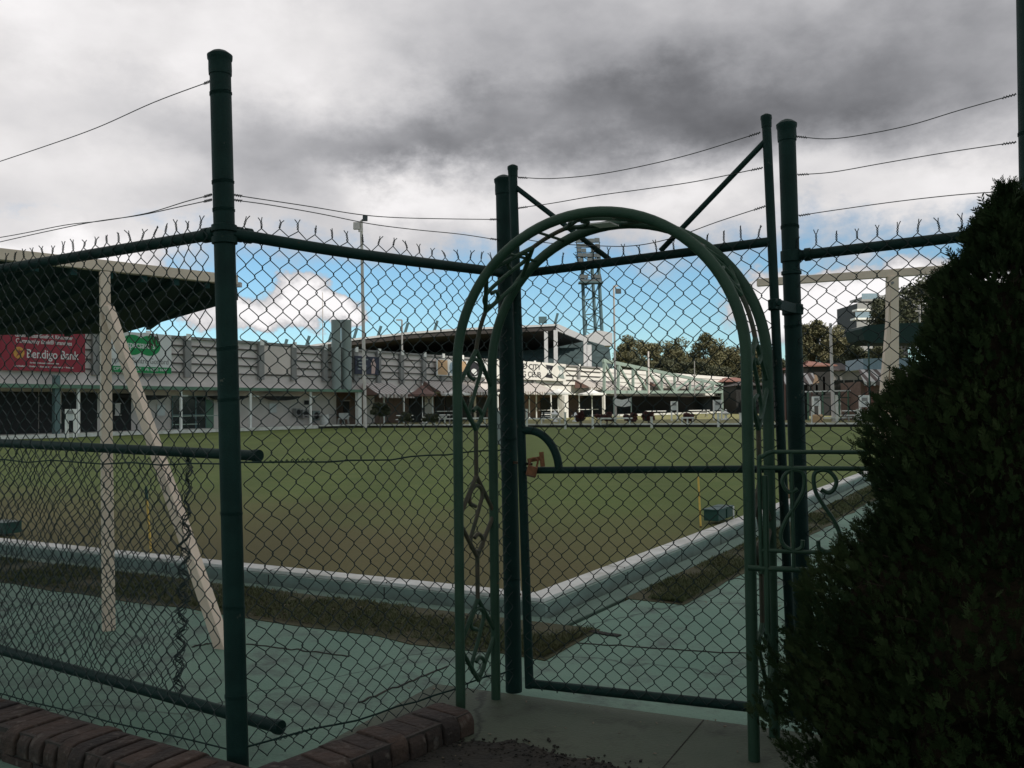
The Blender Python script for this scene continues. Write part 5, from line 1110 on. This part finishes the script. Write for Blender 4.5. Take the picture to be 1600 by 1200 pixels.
# apartment block
AP = thing('apartment_block', tuple(V2(P(1370,560,140))), 'pale apartment block with stacked balconies half hidden by dark trees', 'building'); YA = 140
m = MB(); a, b = P(1354,600,YA), P(1420,600,YA); m.box((a.x,YA,0),(b.x,YA+12,P(1380,470,YA).z)); part(AP, 'wall', m, MT['aptd'])
for k, (y, x0) in enumerate(((468,1346),(483,1339),(497,1336),(512,1338),(528,1336),(546,1338),(562,1340))):
    q0, q1 = P(x0, y, YA-2), P(1392, y-1, YA-2); m = MB(); m.box((q0.x,YA-2,q0.z-.25),(q1.x,YA,q0.z+.05)); sl = part(AP, 'balcony_slab', m, MT['white' if k in (1,2,4) else 'apt']); m = MB(); m.box((q0.x+.1,YA-1.95,q0.z+.05),(q0.x+2.6,YA-1.9,q0.z+.95)); part(AP, 'balustrade', m, MT['apt' if k % 2 else 'blue'], sl)
m = MB(); q0, q1 = P(1354,465,YA-1), P(1384,458,YA-1); m.box((q0.x,YA-1,q0.z),(q1.x,YA+6,q0.z+.35)); part(AP, 'roof_slab', m, MT['apt'])
# dark green canopy at right distance
c0 = P(1348,512,60); m = MB(); m.prism([P(1346,514,60), P(1352,509,60), P(1390,505,60), P(1500,503,60), P(1500,536,60), P(1365,536,60), P(1351,531,60)], (0,3,0)); T = thing('shade_canopy', tuple(V2(c0)), 'dark green shade canopy low behind the cream post at right', 'canopy'); part(T, 'cloth', m, mat('teal_shade_cloth', (.006,.028,.024), .8)); 
for px in (1362, 1470): q = P(px,534,60); m = MB(); m.box((q.x-.04,60.5,GZ),(q.x+.04,60.6,q.z)); part(T, 'post', m, MT['binbox'])
# utility pole
T = mast((1437,1437), 478, 640, 85, .12, 'timber power pole before the dark tree, right of the cream post', (), 'gpil', cat='power pole', name='power_pole'); m = MB(); m.beam(P(1430,486,85), P(1445,486,85), .1, .12); part(T, 'crossarm', m, MT['gpil'])
# ------------------------------------------------------------------ trees
def tree(px, pyt, pyb, wpx, Y, mt, label, n=2600, leaf=.38, zb=0, group=None, name='tree', clus=26, seed=0):
    rs = np.random.default_rng(seed+int(px)); ctr = P(px, (pyt+pyb)/2, Y); W = wpx/FPX*Y/2; H = (pyb-pyt)/FPX*Y/2; base = Vector((ctr.x, Y, zb))
    T = thing(name, tuple(base), label, 'tree' if H > 1.2 else 'shrub', group)
    # clusters
    cen = []
    for k in range(clus):
        v = rs.normal(size=3); v /= np.linalg.norm(v); rr = rs.uniform(.35, .86)
        if v[2] < -.5: v[2] *= .5
        cen.append((v*rr*np.array([W, W*.8, H])+np.array([ctr.x, Y, ctr.z]), rs.uniform(.22,.42)*min(W, H)*1.05))
    Vs = []; per = n//clus
    for c, r in cen:
        d = rs.normal(size=(per, 3)); d /= np.linalg.norm(d, axis=1)[:, None]; p = c+d*r*rs.uniform(.55,1.12,(per,1))*np.array([1,1,.75])
        a = rs.normal(size=(per,3)); a /= np.linalg.norm(a, axis=1)[:, None]; b = np.cross(a, rs.normal(size=(per,3))); b /= np.linalg.norm(b, axis=1)[:, None]
        s = leaf*rs.uniform(.5,1.2,(per,1)); Vs.append(np.stack([p-a*s, p+b*s*.55, p+a*s, p-b*s*.55], 1))
    V = np.concatenate(Vs).reshape(-1,3); nf = len(V)//4
    me = bpy.data.meshes.new('crown'); me.vertices.add(len(V)); me.vertices.foreach_set('co', (V-np.array(tuple(base))).ravel()); me.loops.add(nf*4); me.loops.foreach_set('vertex_index', np.arange(nf*4)); me.polygons.add(nf); me.polygons.foreach_set('loop_start', np.arange(nf)*4); me.polygons.foreach_set('loop_total', np.full(nf,4)); me.update(); me.validate()
    me.materials.append(MT[mt]); o = bpy.data.objects.new('crown', me); COL.objects.link(o); o.parent = T
    m = MB(); tr = max(.06, H*.05); m.tube([base, base.lerp(ctr, .6)+Vector((W*.04,0,0)), ctr+Vector((0,0,H*.3))], [tr, tr*.7, tr*.3], 8)
    for c, r in cen[:9]:
        st = base.lerp(ctr, rs.uniform(.5,.95)); m.tube([st, (st+Vector(c))/2+Vector((0,0,-H*.06)), Vector(c)], [tr*.45, tr*.3, tr*.1], 5)
    part(T, 'trunk', m, MT['trunk'], smooth=True); return T
TG = 'gum trees beyond the clubhouse'
for i, (px, yt, yb, w, Y, mt, lab) in enumerate([
 (975, 521, 600, 56, 205, 'leafo', 'olive gum tree next to the floodlight tower base'),
 (1012, 527, 604, 62, 195, 'leafo', 'olive gum tree above the left part of the truss'),
 (1058, 517, 606, 66, 200, 'leafo', 'tallest olive gum tree above the middle of the truss'),
 (1100, 516, 606, 70, 190, 'leafo', 'broad olive gum tree above the right part of the truss'),
 (1140, 530, 610, 60, 200, 'leafo', 'olive gum tree inside the curve of the arch at right'),
 (1180, 541, 612, 60, 195, 'leafo', 'olive gum tree behind the right legs of the arch'),
 (1040, 556, 608, 60, 170, 'leafd', 'dark lower tree just above the truss middle'),
 (1082, 562, 612, 60, 168, 'leafd', 'dark lower tree above the right awning'),
 (1000, 560, 604, 46, 172, 'leafd', 'dark lower tree at the left of the truss'),
 (1125, 566, 618, 60, 165, 'leafd', 'dark lower tree at the right end of the truss'),
 (1165, 575, 622, 60, 160, 'leafd', 'dark low tree between the arch legs'),
 (1215, 560, 630, 60, 150, 'leafd', 'dark tree behind the gate hinge post'),
 (1272, 488, 590, 64, 120, 'leafo', 'sunny olive tree just right of the gate post'),
 (1308, 506, 600, 70, 118, 'leafo', 'olive tree in front of which the pale pole stands'),
 (1340, 520, 610, 60, 112, 'leafd', 'dark tree in front of the apartment balconies'),
 (1245, 540, 620, 50, 118, 'leafd', 'small dark tree hidden behind the gate post'),
 (1300, 560, 615, 60, 105, 'leafd', 'dark low tree above the grey shed'),
 (1395, 455, 560, 80, 100, 'leafd', 'dark tree left of the cream shelter post beside the flats'),
 (1460, 415, 580, 150, 95, 'leafd', 'huge dark tree filling the gap behind the cream beam'),
 (1540, 430, 620, 150, 95, 'leafd', 'dark tree mostly hidden by the conifer'),
 (1385, 530, 600, 70, 92, 'leafd', 'dark tree above the kiosk roof')]):
    big = w > 100; tree(px, yt, yb, w, Y, mt, lab, n=18000 if big else 9500, leaf=.20 if Y < 130 else .27, group=TG if Y > 145 else 'trees behind the kiosk', clus=60 if big else 30, seed=i)
tree(594, 628, 655, 36, 66, 'leafd', 'round dark green shrub between the flues and the arch', n=3500, leaf=.13, name='shrub', clus=24, zb=GZ)
for px, w, lab in ((948, 42, 'dark red bush behind the bench, right of the tower'), (985, 34, 'dark red bush at the right of the bench'), (1013, 20, 'small dark red bush left of the scoreboard'), (1076, 20, 'dark red bush around the short bench'), (906, 16, 'tiny dark red bush left of the long one')):
    tree(px, 642.5, 662, w, 61, 'leafr', lab, n=1800, leaf=.10, name='red_bush', clus=16, zb=GZ, group='dark red bushes on the far bank')
for px, w, lab in ((676, 34, 'low olive shrub left of the arch leg'), (633, 24, 'low dark shrub right of the round shrub'), (1345, 34, 'low dark shrub beside the conifer on the far bank')):
    tree(px, 645, 663, w, 63, 'leafd', lab, n=1500, leaf=.10, name='shrub', clus=14, zb=GZ)
# ------------------------------------------------------------------ conifer
def conifer():
    Yc = 2.72; axis = P(1612, 640, Yc); X0 = axis.x; AXT = P(1574, 300, Yc).x-X0
    prof = [(292,1590),(312,1566),(345,1534),(400,1500),(440,1452),(500,1452),(560,1432),(640,1372),(700,1352),(760,1332),(850,1312),(920,1240),(1020,1196),(1200,1190)]
    zs = [P(x,y,Yc).z for y, x in prof]; rs_ = [X0-P(x,y,Yc).x for y, x in prof]; zs += [0.02]; rs_ += [.70]
    zz = np.array(zs[::-1]); axo = lambda z: AXT*np.clip((np.asarray(z)-1.2)/.85, 0, 1)**1.3
    rr = np.maximum(np.array(rs_[::-1])+axo(zz), .012)*np.where(zz < 1.0, .93, 1.0)
    base = Vector((X0, Yc, 0)); T = thing('conifer', tuple(base), 'dense dark conifer bush with feathery sprays filling the right foreground', 'conifer')
    rg = np.random.default_rng(5); N = 46000; Vs = []
    z = rg.uniform(.0, zz[-1], N); R_ = np.interp(z, zz, rr); keep = rg.uniform(0,1,N) < (R_/.82)**.8+.12; z = z[keep]; N = len(z); R_ = np.interp(z, zz, rr)
    th = rg.uniform(0, 2*np.pi, N)
    # lumpy surface
    lump = 1.25*np.array([mnoise.noise(Vector((math.cos(t)*2.1, math.sin(t)*2.1, zc*3.2)))+.5*mnoise.noise(Vector((math.cos(t)*5.5, math.sin(t)*5.5, zc*8))) for t, zc in zip(th, z)])
    f = rg.uniform(.4, 1.0, N)**.42; Rl = R_*(.93+.17*lump)*f
    px_ = X0+axo(z)+np.cos(th)*Rl; py_ = Yc+np.sin(th)*Rl; P0 = np.stack([px_, py_, z], 1)
    out = np.stack([np.cos(th), np.sin(th), np.zeros(N)], 1); slope = .9+.7*rg.random(N)
    D = out+np.stack([np.zeros(N), np.zeros(N), slope], 1)+rg.normal(size=(N,3))*.35; D /= np.linalg.norm(D, axis=1)[:, None]
    S_ = np.cross(D, rg.normal(size=(N,3))); S_ /= np.linalg.norm(S_, axis=1)[:, None]
    L = rg.uniform(.018, .050, N)
    # long leader sprigs at the tip
    nt = 170; zt_ = rg.uniform(1.80, 1.985, nt); P0[:nt] = np.stack([X0+axo(zt_)+rg.normal(size=nt)*.045, Yc+rg.normal(size=nt)*.045, zt_], 1); D[:nt] = np.stack([rg.normal(size=nt)*.35, rg.normal(size=nt)*.35, np.ones(nt)], 1); D[:nt] /= np.linalg.norm(D[:nt], axis=1)[:, None]; S_[:nt] = np.cross(D[:nt], rg.normal(size=(nt,3))); S_[:nt] /= np.linalg.norm(S_[:nt], axis=1)[:, None]; L[:nt] = rg.uniform(.05,.10,nt)
    quads = []
    def leafq(p, d, s, l, w): quads.append(np.stack([p, p+d*l[:, None]*.5+s*w[:, None], p+d*l[:, None], p+d*l[:, None]*.5-s*w[:, None]], 1))
    leafq(P0-D*L[:, None]*.3, D, S_, L*1.25, L*.05)
    for k, q in enumerate((.0,.14,.28,.42,.56,.70,.84)):
        for sg in (-1, 1):
            dd = D*.72+S_*sg*.62+rg.normal(size=(N,3))*.12; dd /= np.linalg.norm(dd, axis=1)[:, None]; l = L*(.50-.34*q)*rg.uniform(.8,1.2,N)
            s2 = np.cross(dd, np.cross(D, S_)); s2 /= np.linalg.norm(s2, axis=1)[:, None]; leafq(P0+D*(L*q)[:, None], dd, s2, l, l*.11+.0006)
    V = np.concatenate(quads).reshape(-1,3); nf = len(V)//4
    me = bpy.data.meshes.new('foliage'); me.vertices.add(len(V)); me.vertices.foreach_set('co', (V-np.array(tuple(base))).ravel()); me.loops.add(nf*4); me.loops.foreach_set('vertex_index', np.arange(nf*4)); me.polygons.add(nf); me.polygons.foreach_set('loop_start', np.arange(nf)*4); me.polygons.foreach_set('loop_total', np.full(nf,4)); me.update()
    me.materials.append(MT['conf']); o = bpy.data.objects.new('crown', me); COL.objects.link(o); o.parent = T
    # leafy inner mass of twigs
    m = MB(); m.tube([base, base+Vector((.01,0,1.0)), base+Vector((float(axo(1.98)),0,1.98))], [.05,.035,.008], 10)
    for k in range(150):
        zc = random.uniform(.08,1.95); a = random.random()*6.3; rad = float(np.interp(zc, zz, rr))*(.8 if zc < 1.6 else .5); m.tube([(X0,Yc,zc-.12 if zc > .2 else zc), (X0+math.cos(a)*rad*.5,Yc+math.sin(a)*rad*.5,zc-.02), (X0+math.cos(a)*rad,Yc+math.sin(a)*rad,zc+.06)], [.010,.006,.002], 5)
    part(T, 'trunk', m, MT['conft'], smooth=True)
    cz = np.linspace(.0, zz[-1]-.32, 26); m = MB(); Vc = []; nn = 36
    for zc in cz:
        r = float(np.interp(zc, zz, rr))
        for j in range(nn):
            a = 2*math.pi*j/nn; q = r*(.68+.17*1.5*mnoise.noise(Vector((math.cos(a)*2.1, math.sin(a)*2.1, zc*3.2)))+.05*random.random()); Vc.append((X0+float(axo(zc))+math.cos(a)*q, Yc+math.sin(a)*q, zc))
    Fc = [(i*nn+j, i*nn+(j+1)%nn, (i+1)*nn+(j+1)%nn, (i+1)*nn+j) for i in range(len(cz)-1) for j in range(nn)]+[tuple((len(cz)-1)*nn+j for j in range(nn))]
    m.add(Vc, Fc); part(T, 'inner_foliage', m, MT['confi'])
conifer()
# ------------------------------------------------------------------ the passing cloud that shades the near ground (overhead, outside this view)
def cloud():
    alt = 260.; ctr = Vector((-45, -14, 0))+SUND*(alt/SUND.z); V = []; F = []; n = 44; 
    a0 = FD; hw = 108; hd = 78
    bm = bmesh.new(); bmesh.ops.create_icosphere(bm, subdivisions=5, radius=1)
    for v in bm.verts:
        c = v.co.copy(); k = 1+.10*mnoise.noise(c*2.1)+.09*mnoise.noise(c*4.7)+.05*mnoise.noise(c*10)
        p = FD*(c.x*hw*k)+FN*(c.y*hd*k)+Vector((0,0,c.z*(26 if c.z > 0 else 8)*k)); v.co = p
    me = bpy.data.meshes.new('cloud'); bm.to_mesh(me); bm.free()
    for p in me.polygons: p.use_smooth = True
    mm_ = mat('cloud_vapour', (.80,.80,.82), 1.0, 0, .03, .02); me.materials.append(mm_)
    o = bpy.data.objects.new('cloud', me); COL.objects.link(o); o.location = ctr; tag(o, kind='structure'); return o
cloud()
for o in bpy.data.objects:
    if 'off' in o: del o['off']
